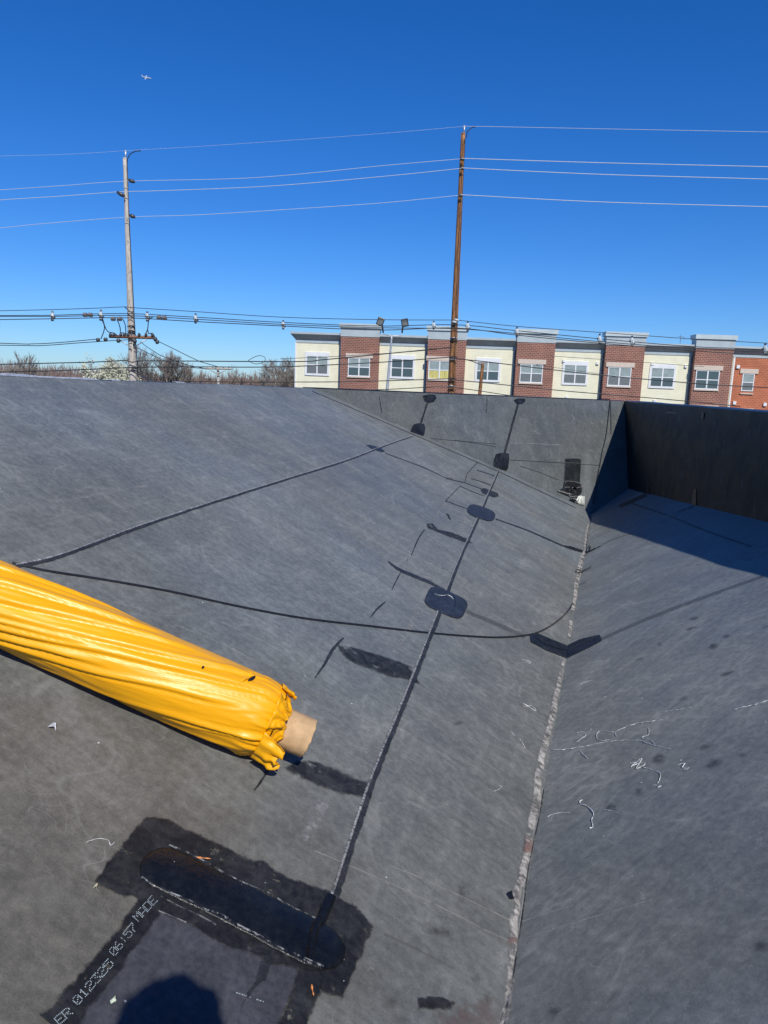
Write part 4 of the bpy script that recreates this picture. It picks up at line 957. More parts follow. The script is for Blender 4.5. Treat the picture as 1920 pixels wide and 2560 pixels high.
def brick(u0, u1, wx, curt=None, mat=M_brick):
    zt0 = fac(898, 842, .7)[1]
    c = FB(); c.fbox(u0, u1, -.3, .7, GZ, zt0); c.build('brick_bay', mat, bd)
    k = FB(); k.fbox(u0-.04, u1+.04, -.5, .74, zt0+.002, zt0+.75); k.build('parapet_panel', M_capg, bd)
    k = FB(); k.fbox(u0-.16, u1+.16, -.6, .86, zt0+.752, zt0+1.12); k.build('coping', mat_capl, bd)
    for s_ in (0, 1):
        window(wx, bz[1]-ST*s_, bz[0]-ST*s_, .70, 1.96, curt)
        l = FB(); l.fbox(wx-1.2, wx+1.2, .702, .80, bz[0]-ST*s_+.004, bz[0]-ST*s_+.40); l.build('lintel', M_lint, bd)
        l = FB(); l.fbox(wx-1.03, wx+1.03, .702, .82, bz[1]-ST*s_-.12, bz[1]-ST*s_-.004); l.build('sill', M_lint, bd)
mat_capl = mat_plain('light_coping', (.50, .57, .57), .45, var=.05, scale=1.2)
wins = [(793, 'n'), (897.5, 'b'), (1006, 'd'), (1099, 'b'), (1220, 'm'), (1329, 'b'), (1439, 'n'), (1550, 'b'), (1658, 'm'), (1771, 'b')]
cur = {1: 'm', 2: 'd', 3: 'y', 4: 'm', 8: 'm', 9: 'd'}
bays = [(U[0], U[1]), (U[1], U[2]), (U[2], U[3]), (U[3], U[4]), (U[4], U[5]), (U[5], U[6]), (U[6], U[7]), (U[7], U[8]), (U[8], U[9]), (U[9], U[10])]
for i, ((a, b), (wx, k)) in enumerate(zip(bays, wins)):
    if i % 2 == 0:
        cream(a+.001, b-.001, fac(wx, 915)[0], cur.get(i))
        dstrip = FB()
        if i: dstrip.fbox(b-.14, b-.03, .06, .17, GZ, zs)  # dark strip added for the shaded side of the next brick bay
        if i: dstrip.build('shade_strip', M_dgrey, bd)
        if i >= 6:
            for ux, zz in (((a+.8), 3.0), (b-.6, 2.9), (a+1.3, -.15)):
                v_ = FB(); v_.fbox(ux, ux+.22, .002, .14, zz-.4, zz-.18); v_.build('wall_vent', M_trim, bd)
    else: brick(a, b, fac(wx, 918, .7)[0], cur.get(i))
u0 = U[-1]; ue = u0+.42
c = FB(); c.fbox(u0+.001, ue, -.3, .0, GZ, zs); c.build('siding_wall', M_side2, bd)
c = FB(); c.fbox(ue-.10, ue+.02, .002, .05, GZ, zs-.01); c.build('corner_trim', M_trim, bd)
c = FB(); c.fbox(ue+.021, uEnd, -.3, .02, GZ, zs-.02); c.build('brick_bay', M_obrick, bd)
t = FB(); t.fbox(u0+.001, uEnd, -.28, .06, zs+.001, zs+.26); t.build('trim_band', M_capg, bd)
k = FB(); k.prof(u0+.001, uEnd, ((-.2, zs+.262), (.06, zs+.262), (.55, zs+.72), (.55, zs+.722), (-.2, zs+.722))); k.build('cornice', M_soff, bd)
k = FB(); k.fbox(u0+.001, uEnd, -.3, .57, zs+.723, zc); k.build('roof_coping', M_capg, bd)
wx = fac(1869, 955)[0]
for s_ in (0, 1):
    window(wx, fac(1869, 978)[1]-ST*s_, fac(1869, 934)[1]-ST*s_, .02, 1.0, 'd' if s_ else None, single=True)
    l = FB(); zt = fac(1869, 934)[1]-ST*s_; l.fbox(wx-.75, wx+.75, .022, .12, zt+.004, zt+.40); l.build('lintel', M_lint, bd); l = FB(); l.fbox(wx-.55, wx+.55, .022, .14, zt-1.75, zt-1.65); l.build('sill', M_lint, bd)
for px_, py_ in ((1844, 917), (1835, 1007), (1911, 1011)):
    ux, zz = fac(px_, py_); v_ = FB(); v_.fbox(ux-.13, ux+.13, .022, .16, zz-.14, zz+.14); v_.build('wall_vent', M_trim, bd)
# end wall of the building on its left
c = FB(); c.fbox(U[0]+.0, U[0]+.2, -14, -.301, GZ, zs); c.build('siding_wall', M_side2, bd)
c = FB(); c.fbox(U[0]-.03, U[0]+.09, .002, .05, GZ, zs-.01); c.build('corner_trim', M_trim, bd)
an = MB(); p0 = at(1700, 862, 68); an.tube([p0, p0+Vector((0, 0, .9))], .025, 5); an.tube([p0+Vector((-.25, 0, .75)), p0+Vector((.3, 0, .7))], .02, 5); an.tube([p0+Vector((.28, 0, .7)), p0+Vector((.3, 0, .45))], .02, 5)
an.build('roof_vent', M_dgrey, bd)

# --- poles
def mat_wood(name, a, b, k=1.):
    m, nt, bs = mk(name); g = N(nt, 'ShaderNodeNewGeometry').outputs['Position']
    n1 = noi(nt, mapping(nt, g, sc=(9, 9, .5)), 1.6, 5, .7); n2 = noi(nt, mapping(nt, g, sc=(14, 14, 3)), 1.2, 4, .7)
    c = mixc(nt, ramp(nt, n1, .35, .65), a, b); c = mixc(nt, ramp(nt, n2, .56, .64), c, tuple(x*.22 for x in a))
    nt.links.new(c, bs.inputs['Base Color']); bs.inputs['Roughness'].default_value = .8; nt.links.new(bump(nt, n1, .6, .02), bs.inputs['Normal']); return m
M_wg = mat_wood('grey_wood', (.62, .56, .48), (.42, .37, .31)); M_wb = mat_wood('brown_wood', (.44, .20, .07), (.16, .07, .03))
M_rust = mat_plain('rusty_arm', (.22, .11, .07), .8, var=.25, scale=3); M_ins = mat_plain('dark_insulator', (.06, .065, .07), .35); M_ins2 = mat_plain('pale_insulator', (.55, .60, .60), .3)
M_wire = mat_plain('dark_wire', (.03, .032, .036), .5, var=.1); M_wl = mat_plain('bright_wire', (.66, .70, .74), .35, metal=.2, var=.05); M_steel = mat_plain('galvanised', (.5, .52, .53), .4, metal=.4)
YP = 42.
def pole(name, tpx, tpy, bpx, bpy_, w0, w1, Y, mat, label, cat='utility pole', group=None):
    a = at(tpx, tpy, Y); b = at(bpx, bpy_, Y); d_ = (b-a)/(b.z-a.z); base = a + d_*(GZ-a.z)
    r0, r1 = w0/F_PX*Y/2, w1/F_PX*Y/2; rb_ = r0 + (r1-r0)*(a.z-GZ)/(a.z-b.z)
    e = empty(name, base, label, cat, group); m_ = MB(); n = 40; P = [a.lerp(base, i/n) for i in range(n+1)]
    m_.tube(P, [(r0+(rb_-r0)*i/n)*(1+.03*noise.noise(Vector((i*.9, Y, 0)))) for i in range(n+1)], 12); m_.build('shaft', mat, e, smooth=True)
    return e, a, d_
e1, a1, d1 = pole('utility_pole', 312, 395, 333, 950, 9, 19, YP, M_wg, 'tall weathered grey wooden utility pole with a crossarm on the left', group='tall utility poles')
e2, a2, d2 = pole('utility_pole', 1158, 333, 1128, 985, 10, 19, YP, M_wb, 'tall rusty brown wooden utility pole standing before the apartment building', group='tall utility poles')
def P_(px, py, Y=YP): return at(px, py, Y)
def part(e, name, mat, fn, smooth=True):
    m_ = MB(); fn(m_); return m_.build(name, mat, e, smooth)
YF = YP-.35
part(e1, 'top_pin', M_steel, lambda m_: m_.tube([P_(314, 398), P_(314, 376)], [.03, .06], 8)); part(e1, 'static_bracket', M_wire, lambda m_: m_.tube([P_(318, 405, YF), P_(319, 396, YF), P_(325, 385, YF), P_(338, 378, YF), P_(352, 377, YF)], .025, 6))
part(e1, 'ground_wire', M_wire, lambda m_: m_.tube([P_(318, 405, YF), P_(323, 560, YF), P_(331, 700, YF), P_(336, 800, YF), P_(345, 940, YF)], .025, 5))
for (xa, ya, xb, yb) in ((321, 450, 337, 455), (311, 491, 293, 480), (323, 538, 338, 543)):
    part(e1, 'insulator', M_ins, lambda m_: m_.tube([P_(xa, ya, YF), P_((xa+xb)/2, (ya+yb)/2, YF), P_(xb, yb, YF)], [.07, .11, .07], 8))
part(e1, 'crossarm', M_rust, lambda m_: m_.tube([P_(273, 841, YF), P_(385, 844, YF)], .09, 4))
for s_ in (-1, 1): part(e1, 'arm_brace', M_steel, lambda m_: m_.tube([P_(330+s_*38, 847, YF), P_(332+s_*3, 868, YF)], .03, 5))
for x in (276, 285, 302, 311, 320, 348, 365, 381): part(e1, 'arm_insulator', M_ins, lambda m_: m_.tube([P_(x, 841, YF-.1), P_(x, 836, YF-.1), P_(x, 832, YF-.1)], [.05, .09, .03], 6))
for x, y in ((264, 849), (245, 850), (296, 852), (337, 853), (388, 848), (393, 855)): part(e1, 'clamp', M_ins, lambda m_: m_.tube([P_(x-4, y-3, YF), P_(x, y, YF), P_(x+4, y+2, YF)], [.06, .14, .07], 7))
for pp in (((252, 793), (261, 815), (259, 830), (252, 848)), ((256, 795), (264, 820), (272, 830), (286, 833), (294, 840)), ((293, 799), (300, 818), (301, 834)), ((307, 797), (313, 812), (315, 834)), ((301, 832), (312, 833), (322, 840)), ((383, 792), (372, 800), (369, 822), (362, 840)), ((370, 825), (372, 834), (382, 834), (390, 848)), ((312, 768), (320, 774), (326, 780), (334, 779)), ((343, 935), (316, 925), (320, 945))):
    part(e1, 'jumper', M_wire, lambda m_: m_.tube([P_(x, y, YF-.05) for x, y in pts_lerp(pp, 3)], .028, 5))
for ys in (816, 828, 833, 920, 926): part(e1, 'band', M_wire, lambda m_: m_.tube([P_(327+(ys-816)*.04-8, ys, YP-.05), P_(327+(ys-816)*.04, ys-2, YF+.03), P_(327+(ys-816)*.04+9, ys+1, YP-.05)], .035, 5))
part(e2, 'top_pin', M_steel, lambda m_: m_.tube([P_(1160, 336), P_(1161, 314)], [.03, .06], 8)); part(e2, 'static_bracket', M_wire, lambda m_: m_.tube([P_(1165, 345, YF), P_(1168, 330, YF), P_(1178, 320, YF), P_(1190, 316, YF)], .025, 6))
part(e2, 'ground_wire', M_wire, lambda m_: m_.tube([P_(1163, 345, YF), P_(1150, 600, YF), P_(1141, 800, YF), P_(1133, 980, YF)], .02, 5))
for x, y in ((1155, 398), (1154, 421), (1151, 489), (1141, 800), (1136, 805)): part(e2, 'insulator', M_ins2 if y > 700 else M_ins, lambda m_: m_.tube([P_(x-5, y-1, YF), P_(x+5, y+1, YF)], .07, 7))
for ys in (846, 853, 893, 900, 947, 955, 966, 975): part(e2, 'band', M_wire if ys % 2 else M_steel, lambda m_: m_.tube([P_(1132-(ys-900)*.045-9, ys, YP-.05), P_(1132-(ys-900)*.045, ys-2, YF+.03), P_(1132-(ys-900)*.045+9, ys+1, YP-.05)], .035, 5))
# far poles
def small_pole(tpx, tpy, bpx, wpx, Y, label, arm=None, mat=M_wg):
    e, a, d_ = pole('utility_pole', tpx, tpy, bpx, tpy+60, wpx, wpx*1.15, Y, mat, label, group='smaller utility poles')
    if arm:
        x0, x1, ya, yb = arm; k = Y/F_PX
        part(e, 'crossarm', mat, lambda m_: m_.tube([at(x0, ya, Y-.3), at(x1, yb, Y-.3)], 2.3*k, 4), False)
        for s_ in (-1, 1): part(e, 'arm_brace', mat, lambda m_: m_.tube([at(tpx+s_*(x1-x0)*.3, ya+4, Y-.3), at(tpx, ya+14, Y-.3)], 1.2*k, 5))
        for t in (.08, .3, .7, .92): part(e, 'arm_insulator', M_ins, lambda m_: m_.tube([at(x0+(x1-x0)*t, ya-1, Y-.3), at(x0+(x1-x0)*t, ya-5, Y-.3)], 1.1*k, 5))
small_pole(545, 915, 546, 6, 60, 'small grey wooden pole with wide crossarm before the bushes', (512, 578, 921, 922))
small_pole(698, 925, 698, 4.5, 88, 'farthest small pole with thin crossarm left of the apartment building', (677, 719, 931, 932))
small_pole(1207, 908, 1201, 7.5, 52, 'short bare brown pole just right of the tall brown pole', None, M_wb)
# lamp post
e, a, d_ = pole('lamp_post', 979.5, 838, 967, 985, 4.5, 7.5, 48, M_steel, 'grey lamp post with two tilted floodlights before the apartment building', 'lamp post')
K = 48/F_PX
part(e, 'arm', M_steel, lambda m_: m_.tube([at(958, 830, 48), at(958.5, 835, 48), at(980, 840, 48), at(1003, 839.5, 48), at(1005, 832, 48)], 1.3*K, 6))
def lamp(cx, cy, ang, s_):
    c = at(cx, cy, 47.9); X = Vector((math.cos(ang), 0, math.sin(ang))); Zv = Vector((-math.sin(ang)*.9, -.42, math.cos(ang)*.9)).normalized(); Yv = Zv.cross(X).normalized()
    m_ = MB(); m_.box(c, 17*K, 3*K, 20*K, (X, Yv, Zv)); h_ = m_.build('lamp_head', mat_plain('lamp_black', (.02, .022, .025), .4), e)
    bv = h_.modifiers.new('b', 'BEVEL'); bv.width = .8*K
    m_ = MB(); m_.box(c - Yv*math.copysign(1.7*K, Yv.y) if Yv.y < 0 else c - Yv*1.7*K, 13*K, .3*K, 15*K, (X, Yv, Zv)); m_.build('lamp_panel', mat_plain('lamp_lens', (.30, .31, .29), .35), h_)
    m_ = MB(); m_.tube([at(cx+s_*5, cy+10, 47.9), at(958 if s_ > 0 else 1005, 832, 48)], 2.2*K, 6); m_.build('bracket', bpy.data.materials['lamp_black'], h_)
lamp(951, 804, R(-20), 1); lamp(1012, 807, R(12), -1)

# --- wires
def wire(pts, rad_px, label, Y=41.6, mat=M_wire, group='overhead cables', ext=True, name='power_line', step=25):
    P = [tuple(p) for p in pts]
    def ex_(a, b, d): l = math.dist(a[:2], b[:2]); return tuple(a[i]+(a[i]-b[i])/l*d for i in range(2))
    if P[0][0] < 5: P = [ex_(P[0], P[1], 700)] + P
    if P[-1][0] > 1910: P = P + [ex_(P[-1], P[-2], 700)]
    Q = pts_lerp([p[:2] for p in P], step); m_ = MB()
    ys = Y if hasattr(Y, '__len__') else (Y, Y); n = len(Q)
    m_.tube([at(x, y, ys[0]+(ys[1]-ys[0])*i/(n-1)) for i, (x, y) in enumerate(Q)], [rad_px*(1. if mat is M_wl else .8)/F_PX*(ys[0]+(ys[1]-ys[0])*i/(n-1)) for i in range(n)], 5)
    tag(m_.build(name, mat), label, 'power line', group)
GW = 'bright high wires between the tall poles'
wire([(0, 390), (160, 386), (313, 377), (560, 362), (900, 338), (1160, 316)], .28, 'thin faint wire at the very top of the grey pole', mat=M_wl, group=GW)
wire([(1161, 316), (1195, 316), (1500, 322), (1920, 330)], .5, 'topmost bright wire right of the brown pole', mat=M_wl, group=GW)
wire([(0, 475), (160, 464), (321, 453), (640, 444), (960, 414), (1154, 397)], .6, 'upper of the three bright wires left of the brown pole', mat=M_wl, group=GW)
wire([(1154, 396), (1500, 407), (1920, 417)], .9, 'upper of the three bright wires right of the brown pole', mat=M_wl, group=GW)
wire([(0, 500), (160, 490), (293, 480), (400, 477), (680, 465), (960, 441), (1154, 421)], .7, 'middle of the three bright wires left of the brown pole', mat=M_wl, group=GW)
wire([(1154, 420), (1500, 436), (1920, 448)], .9, 'middle of the three bright wires right of the brown pole', mat=M_wl, group=GW)
wire([(0, 570), (100, 560), (321, 543), (500, 537), (760, 521), (960, 507), (1151, 488)], .6, 'lowest of the three bright wires left of the brown pole', mat=M_wl, group=GW)
wire([(1151, 487), (1500, 505), (1920, 517)], .9, 'lowest of the three bright wires right of the brown pole', mat=M_wl, group=GW)
wire([(0, 777), (131, 774), (250, 770), (312, 767), (330, 769), (489, 779), (707, 793), (940, 799), (1085, 800), (1136, 800), (1150, 801), (1294, 816), (1500, 831), (1726, 847), (1920, 858)], 1.0, 'thin messenger wire along the top of the spacer brackets')
wire([(0, 789), (131, 788), (312, 784), (489, 793), (707, 806), (940, 815), (1140, 812), (1294, 827), (1500, 847), (1726, 866), (1920, 874)], 1.2, 'uppermost cable hung from the spacer brackets', Y=41.5)
wire([(0, 791), (131, 791), (312, 789), (489, 798), (707, 811), (940, 819), (1140, 822), (1294, 834), (1500, 854), (1726, 871), (1920, 880)], 1.2, 'middle cable hung from the spacer brackets', Y=41.3)
wire([(0, 799), (131, 797), (312, 794.5), (489, 804), (707, 815), (940, 825), (1140, 820), (1294, 838), (1500, 858), (1726, 876), (1920, 889)], 1.3, 'lowest cable hung from the spacer brackets', Y=41.1)
wire([(0, 858), (70, 860), (140, 857), (240, 848)], 1.2, 'cable from the left margin to the left end of the crossarm, upper of two')
wire([(0, 863), (100, 864), (200, 857), (290, 851), (330, 849)], 1.2, 'cable from the left margin to the crossarm, lower of two')
wire([(0, 911), (120, 908), (240, 905), (318, 901), (330, 906), (344, 903), (360, 902), (735, 904), (800, 900), (969, 884), (1130, 868)], 1.6, 'thick cable level with the tree tops from the left margin to the brown pole')
wire([(0, 930), (130, 927), (324, 919), (347, 918), (480, 917), (700, 917), (962, 905), (1126, 893), (1145, 897), (1220, 905), (1412, 928), (1524, 940), (1636, 950), (1786, 962), (1920, 969)], 1.5, 'cable passing across all the upper windows of the apartment building')
wire([(430, 953), (600, 955), (735, 955), (849, 954.5), (999, 951), (1118, 947), (1141, 950), (1320, 968), (1431, 979), (1674, 999), (1850, 1016)], 1.4, 'cable crossing the building just below the upper windows')
wire([(860, 978), (999, 972), (1122, 968), (1275, 989), (1330, 997)], 1.3, 'lowest cable crossing the building just above the parapet')
wire([(1340, 912), (1500, 935), (1400, 920)][:2], .6, 'fine wire over the middle brick bay')
wire([(700, 897), (860, 890), (1066, 876), (1130, 866)], .8, 'fine wire rising across the left windows to the brown pole')
wire([(1375, 890), (1600, 905), (1760, 917)], .7, 'fine wire over the right hand windows')
wire([(393, 852), (440, 875), (500, 904), (545, 917)], 1.1, 'wire from the crossarm end down to the small pole', Y=(41.6, 60))
wire([(350, 854), (400, 888), (470, 913), (512, 921)], 1., 'wire from the crossarm middle down to the small pole', Y=(41.6, 60))
wire([(340, 868), (400, 897), (450, 915), (520, 922)], 1., 'wire from below the crossarm down to the small pole', Y=(41.6, 60))
wire([(343, 935), (360, 943), (380, 951)], 1.3, 'short cable dropping from the grey pole behind the roof edge', Y=(41.6, 30))
wire([(620, 902), (635, 893), (650, 889), (662, 893), (664, 900), (655, 907), (640, 910), (628, 906), (620, 902)], .9, 'slack loop of cable above the bare trees', step=4)
wire([(1160, 898), (1180, 903), (1205, 913)], 1.4, 'short dark cable ending at the short brown pole', Y=(41.6, 52))
# spacer brackets
def spacer(px, py, h_, i):
    Yc = 41.45; e = empty('cable_spacer', at(px, py, Yc), None, 'cable spacer', 'cable spacer brackets on the line')
    def q(dx, dy, dY=0.): return at(px+dx*h_/22, py+dy*h_/22, Yc+dY)
    m_ = MB(); m_.tube([q(0, -12), q(.5, -8)], [.04, .07], 6); m_.build('hanger', M_ins, e)
    m_ = MB(); m_.tube([q(0, -8), q(-.5, -2), q(1, 4), q(0, 12)], [.05, .10, .12, .05], 6); m_.tube([q(-3, 0), q(0, 3), q(4, 6)], [.05, .09, .05], 6); m_.tube([q(-3, 0), q(-1, 5), q(1, 11)], .045, 5); m_.build('frame', M_ins2, e)
    for a in ((-3, 0), (4, 5), (0, 11)):
        m_ = MB(); m_.tube([q(a[0]-2.5, a[1]), q(a[0]+2.5, a[1])], .07, 6); m_.build('clamp', M_ins, e)
    return e
SP = [(131, 789, 22, 'spacer bracket nearest the left margin'), (252, 787, 24, 'spacer bracket just left of the grey pole'), (368, 790, 22, 'spacer bracket just right of the grey pole'), (489, 795, 22, 'second spacer bracket right of the grey pole'), (708, 811, 20, 'lone spacer bracket against the sky left of the building'),
      (1084, 812, 18, 'spacer bracket just left of the brown pole above the brick bay'), (1169, 815, 22, 'spacer bracket just right of the brown pole'), (1292, 829, 22, 'spacer bracket before the middle brick bay corner'), (1499, 847, 24, 'spacer bracket at the left corner of the fourth brick bay'), (1580, 852, 24, 'spacer bracket before the fourth brick bay panel'), (1913, 872, 26, 'spacer bracket nearest the right margin')]
for i, (x, y, h_, lb) in enumerate(SP): tag(spacer(x, y, h_, i), lb)
for x, y, lb in ((213, 787, 'grey cable connector pair left of the spacer by the grey pole, left one'), (226, 787, 'grey cable connector pair left of the spacer by the grey pole, right one'), (283, 797, 'grey cable connector just left of the grey pole, first of two'), (299, 797, 'grey cable connector touching the grey pole, second of two'), (398, 794, 'grey cable connector right of the grey pole, first of two'), (411, 795, 'grey cable connector right of the grey pole, second of two')):
    m_ = MB(); m_.tube([at(x-6, y-.5, 41.1), at(x-4, y, 41.1), at(x+4, y+.3, 41.1), at(x+6, y, 41.1)], [.05, .13, .13, .05], 6)
    m_.tube([at(x-2, y-3, 41.1), at(x-2, y+4, 41.1)], .08, 5); m_.tube([at(x+2, y-3, 41.1), at(x+2, y+4, 41.1)], .08, 5)
    tag(m_.build('cable_connector', mat_ := bpy.data.materials.get('connector_grey') or mat_plain('connector_grey', (.14, .13, .13), .6)), lb, 'connector', 'connectors clamped on the cables')

# --- trees
M_bark = mat_plain('bare_bark', (.25, .215, .185), .9, var=.2, scale=1.5); M_bark2 = mat_plain('brown_bark', (.25, .19, .15), .9, var=.2, scale=1.5)
M_bloss = mat_plain('blossom', (.62, .62, .46), .8, var=.15, scale=.8); M_twg = mat_plain('reddish_twigs', (.27, .19, .155), .9, var=.25, scale=.5)
def bare_tree(px, base_top_py, wpx, Y, label, seed, mat=M_bark, lean=0., depth=6, blossom=False, group=None, spread=.55, name='bare_tree', up=.25, fine=1.):
    rr = random.Random(seed); top = at(px, base_top_py, Y); base = Vector((top.x, top.y, GZ)); H = top.z-GZ; Wd = wpx/F_PX*Y
    e = empty(name, base, label, 'tree', group); tr = MB(); tw = MB(); tips = []
    def grow(p, d, ln, rad, lv):
        n = 3; P = [p]; q = p; dd = d.copy()
        for i in range(n):
            dd = (dd + Vector((rr.gauss(0, .10), rr.gauss(0, .10), rr.gauss(0, .06)+up*.12))).normalized(); q = q + dd*ln/n; P.append(q)
        (tr if lv < 2 else tw).tube(P, [rad*(1-.13*i) for i in range(n+1)], 6 if lv < 2 else 3, cap=False)
        if lv >= depth: tips.append(P[-1]); tips.append(P[1]); return
        k = rr.choice((3, 4)) if lv < depth-1 else (8 if depth < 7 else 4)
        for i in range(k):
            ax = Vector((rr.gauss(0, 1), rr.gauss(0, 1), rr.gauss(0, .45))).normalized()
            nd = (dd + ax*spread*rr.uniform(.7, 1.3)).normalized()
            st = P[rr.choice((2, 3))] if i else P[3]
            grow(st, nd, ln*rr.uniform(.62, .84), max(rad*.62, Y*.00016), lv+1)
    grow(base, Vector((lean, 0, 1)), H*.30, H*.024, 0)
    vs_ = tr.v+tw.v; zmax = sorted(v[2] for v in vs_)[-len(vs_)//150]; xs_ = sorted(v[0] for v in vs_); x0 = xs_[len(xs_)//60]; x1 = xs_[-len(xs_)//60]; kz = H/(zmax-GZ); kx = Wd/(x1-x0)
    def fix(v): return (base.x+(v[0]-(x0+x1)/2)*kx if False else base.x+(v[0]-base.x)*kx, base.y+(v[1]-base.y)*kx, GZ+(v[2]-GZ)*kz)
    tr.v = [fix(v) for v in tr.v]; tw.v = [fix(v) for v in tw.v]
    tr.build('trunk', mat, e); tw.build('crown', mat, e)
    if blossom:
        b_ = MB()
        for t in tips:
            for _ in range(3):
                c = Vector(fix(t)) + Vector((rr.gauss(0, .16), rr.gauss(0, .16), rr.gauss(0, .16))); s_ = rr.uniform(.04, .09)
                a = Vector((rr.gauss(0, 1), rr.gauss(0, 1), rr.gauss(0, 1))).normalized(); b2 = a.orthogonal().normalized(); c2 = a.cross(b2)
                b_.add([c+b2*s_, c+c2*s_, c-b2*s_, c-c2*s_], [(0, 1, 2, 3)])
        b_.build('blossom', M_bloss, e)
    return e
GB = 'bare trees beyond the roof'
bare_tree(418, 878, 112, 75, 'tall bare tree with a fine rounded crown right of the grey pole', 11, group=GB, depth=7)
bare_tree(455, 902, 70, 78, 'smaller bare tree against the right side of the tall rounded one', 19, group=GB, depth=5)
bare_tree(684, 900, 105, 82, 'broad bare tree touching the left end of the apartment building', 23, group=GB, depth=7, spread=.6)
bare_tree(12, 884, 70, 70, 'bare tree at the left margin', 31, group=GB, depth=5)
bare_tree(60, 905, 80, 74, 'low bare tree with arching limbs near the left margin', 37, group=GB, depth=5, spread=.8, up=-.2)
bare_tree(115, 920, 55, 86, 'small bare tree left of the white blossoming tree', 41, group=GB, depth=5)
bare_tree(248, 906, 85, 66, 'left white blossoming tree beside the grey pole', 43, mat=M_bark, blossom=True, name='blossom_tree', group='white blossoming trees', depth=5, spread=.7)
bare_tree(290, 908, 70, 68, 'right white blossoming tree touching the grey pole', 47, mat=M_bark, blossom=True, name='blossom_tree', group='white blossoming trees', depth=5, spread=.7)
bare_tree(375, 925, 60, 84, 'reddish bushy tree right behind the foot of the grey pole', 53, mat=M_twg, group=GB, depth=5, spread=.7)
bare_tree(500, 918, 80, 90, 'low brown bare tree left of the small crossarm pole', 59, mat=M_bark2, group=GB, depth=5, spread=.7)
bare_tree(590, 922, 90, 92, 'low brown bare tree right of the small crossarm pole', 61, mat=M_bark2, group=GB, depth=5, spread=.7)
bare_tree(645, 928, 50, 95, 'smallest brown bare tree left of the broad one', 67, mat=M_bark2, group=GB, depth=4, spread=.7)
wd_ = MB(); rr = random.Random(77)
for i in range(15000):
    Y = rr.uniform(95, 150); px = rr.uniform(-300, 800); x = (px-960)/F_PX*Y*1.0
    top = .75 + 1.0*noise.noise(Vector((x*.07, Y*.02, 0))) + rr.uniform(-3.2, .3)+(.35 if px < 180 else 0)
    zb = top - rr.uniform(.8, 2.5); w_ = rr.uniform(.03, .09); a = rr.gauss(0, .35)
    wd_.add([(x, Y, zb), (x+w_, Y+.1, zb), (x+a+w_*.3, Y, top)], [(0, 1, 2)])
for i in range(260):                      # solid lower thicket
    Y = rr.uniform(130, 165); px = rr.uniform(-400, 900); x = (px-960)/F_PX*Y; z = -.7+.9*noise.noise(Vector((x*.06, 5, 0))); n = 7
    vs_ = [(x+3*math.cos(2*PI*k/n)*rr.uniform(.7, 1.2), Y+3*math.sin(2*PI*k/n), GZ) for k in range(n)] + [(x+1.8*math.cos(2*PI*k/n)*rr.uniform(.7, 1.2), Y+1.8*math.sin(2*PI*k/n), z+rr.uniform(-.7, .8)) for k in range(n)] + [(x, Y, z+.5)]
    wd_.add(vs_, [(k, (k+1) % n, n+(k+1) % n, n+k) for k in range(n)] + [(n+k, n+(k+1) % n, 2*n) for k in range(n)])
tag(wd_.build('far_wood', M_twg), 'low band of bare brown woodland along the horizon', 'woodland', kind='stuff')

# --- airplane
Ya = 1500.; ap = empty('airplane', at(366, 194, Ya), 'small white airplane high in the blue sky', 'airplane')
M_pl = mat_plain('white_paint', (.40, .46, .54), .3, var=.03)
def A_(dx, dy, dY=0.): return at(366+dx, 194+dy, Ya+dY)
part(ap, 'fuselage', M_pl, lambda m_: m_.tube([A_(-12, -3), A_(-9, -2.2), A_(-3, -.5), A_(4, 1), A_(10, 2), A_(13, 2.6)], [.5, 1.0, 1.3, 1.35, 1.1, .3], 10))
mw = MB(); k_ = Ya/F_PX
for s_ in (-1, 1):
    r0_ = A_(-1, .2); t0 = A_(-3 if s_ > 0 else 0, 5*s_-.5, -s_*14)
    mw.add([r0_+Vector((-2, 0, .2)), r0_+Vector((2.2, 0, .2)), t0+Vector((1, 0, .1)), t0+Vector((-1, 0, .1)), r0_+Vector((-2, 0, -.2)), r0_+Vector((2.2, 0, -.2)), t0+Vector((1, 0, 0)), t0+Vector((-1, 0, 0))], [(0, 1, 2, 3), (7, 6, 5, 4), (0, 4, 5, 1), (1, 5, 6, 2), (2, 6, 7, 3), (3, 7, 4, 0)])
mw.build('wing', M_pl, ap)
mw = MB(); t0 = A_(-11, -2.6); mw.add([t0, t0+Vector((2.4, 0, .3)), t0+Vector((-.2, 0, 3.2)), t0+Vector((-1.2, 0, 3.2)), t0+Vector((0, .3, 0)), t0+Vector((2.4, .3, .3)), t0+Vector((-.2, .3, 3.2)), t0+Vector((-1.2, .3, 3.2))], [(0, 1, 2, 3), (7, 6, 5, 4), (0, 4, 5, 1), (1, 5, 6, 2), (2, 6, 7, 3), (3, 7, 4, 0)])
mw.build('tail_fin', M_pl, ap)

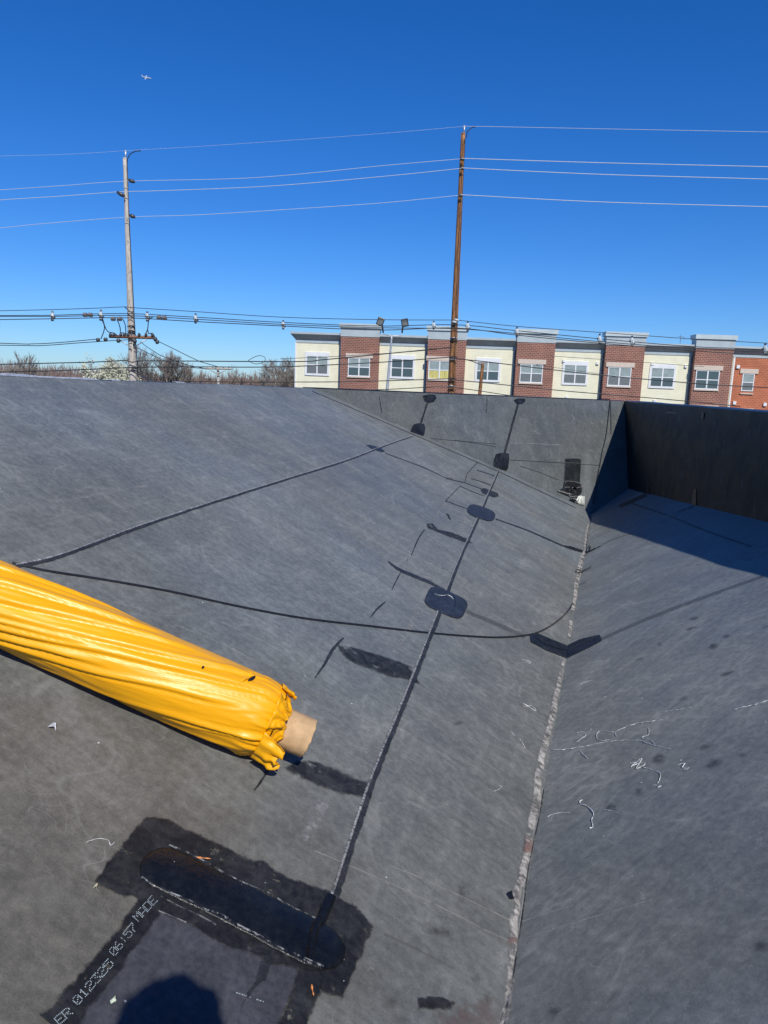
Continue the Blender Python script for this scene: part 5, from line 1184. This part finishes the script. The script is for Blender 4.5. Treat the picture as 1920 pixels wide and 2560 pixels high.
# ------------------------------------------------------------------ the photographer, whose shadow falls into the picture
def skin_body(name, joints, edges, mat, parent, root=0, sub=2):
    me = bpy.data.meshes.new(name); me.from_pydata([j[:3] for j in joints], edges, []); me.update()
    o = link(name, me, None, parent); me.materials.append(mat)
    o.modifiers.new('skin', 'SKIN'); sv = me.skin_vertices[0].data if me.skin_vertices else None
    if sv is None:
        bm = bmesh.new(); bm.from_mesh(me); bm.verts.layers.skin.verify(); bm.to_mesh(me); bm.free(); sv = me.skin_vertices[0].data
    for i, j in enumerate(joints): sv[i].radius = (j[3], j[4] if len(j) > 4 else j[3]); sv[i].use_root = (i == root)
    s_ = o.modifiers.new('sub', 'SUBSURF'); s_.levels = sub; s_.render_levels = sub
    return o
def floor(x, y): return (dL - nL.x*x - nL.y*y)/nL.z
ph = empty('person', (.05, -.42, floor(.05, -.42)), 'photographer in dark jacket holding up a phone, seen only by the shadow on the roof', 'person')
M_cl = mat_plain('dark_jacket', (.03, .035, .05), .8); M_sk = mat_plain('skin', (.50, .32, .23), .5, var=.04)
fl_, fr_ = floor(-.10, -.45), floor(.17, -.42)
J = [(.05, -.42, -.62, .145, .10), (.05, -.42, -.40, .125, .09), (.05, -.41, -.18, .15, .10), (.05, -.38, -.06, .10, .08), (.05, -.33, .04, .06), (.06, -.28, .14, .105, .110), (.055, -.26, .265, .090, .105),
     (-.13, -.40, -.08, .055), (-.20, -.28, -.30, .045), (-.092, -.105, -.125, .028), (.23, -.40, -.08, .055), (.30, -.28, -.30, .045), (.065, -.105, -.125, .028),
     (-.05, -.43, -.72, .085), (-.08, -.41, -1.18, .058), (-.09, -.44, fl_+.09, .042), (-.09, -.32, fl_+.04, .035), (.13, -.43, -.72, .085), (.17, -.41, -1.18, .058), (.18, -.42, fr_+.09, .042), (.18, -.30, fr_+.04, .035)]
Ed = [(0, 1), (1, 2), (2, 3), (3, 4), (4, 5), (5, 6), (2, 7), (7, 8), (8, 9), (2, 10), (10, 11), (11, 12), (0, 13), (13, 14), (14, 15), (15, 16), (0, 17), (17, 18), (18, 19), (19, 20)]
skin_body('body', J, Ed, M_cl, ph)
for s_, cx in ((-1, -.062), (1, .035)):
    Jh = [(cx+s_*.030, -.100, -.120, .026), (cx+s_*.040, -.075, -.070, .028, .020), (cx+s_*.034, -.055, -.035, .028, .018)]
    Eh = [(0, 1), (1, 2)]
    for k in range(4):
        n = len(Jh); z0 = -.055+k*.019; Jh += [(cx+s_*.030, -.036, z0, .0085), (cx+s_*.014, -.012, z0+.006, .008), (cx-s_*.004, -.010, z0+.008, .007)]; Eh += [(2, n), (n, n+1), (n+1, n+2)]
    n = len(Jh); Jh += [(cx+s_*.008, -.060, -.045, .010), (cx-s_*.008, -.050, -.030, .009)]; Eh += [(1, n), (n, n+1)]
    skin_body('hand', Jh, Eh, M_sk, ph, 1)
hm_ = bmesh.new(); bmesh.ops.create_icosphere(hm_, subdivisions=4, radius=1)  # unseen hair lump, added to widen and roughen the cast shadow
for v in hm_.verts:
    q = v.co.copy(); k = 1 + .16*noise.noise(q*2.1+Vector((3, 1, 7))) + .07*noise.noise(q*6)
    v.co = Vector((.060+q.x*.108*k, -.275+q.y*.115*k, .185+q.z*.100*k))
hme = bpy.data.meshes.new('shadow_hair'); hm_.to_mesh(hme); hm_.free(); link('shadow_hair', hme, mat_plain('dark_hair', (.03, .02, .015), .7), ph, smooth=True)
mp = MB(); mp.box((-.014, -.022, -.055), .072, .008, .148); pho = mp.build('phone', mat_plain('phone_black', (.02, .02, .02), .2))
tag(pho, 'black phone held upright in the photographer hands behind the lens', 'phone')
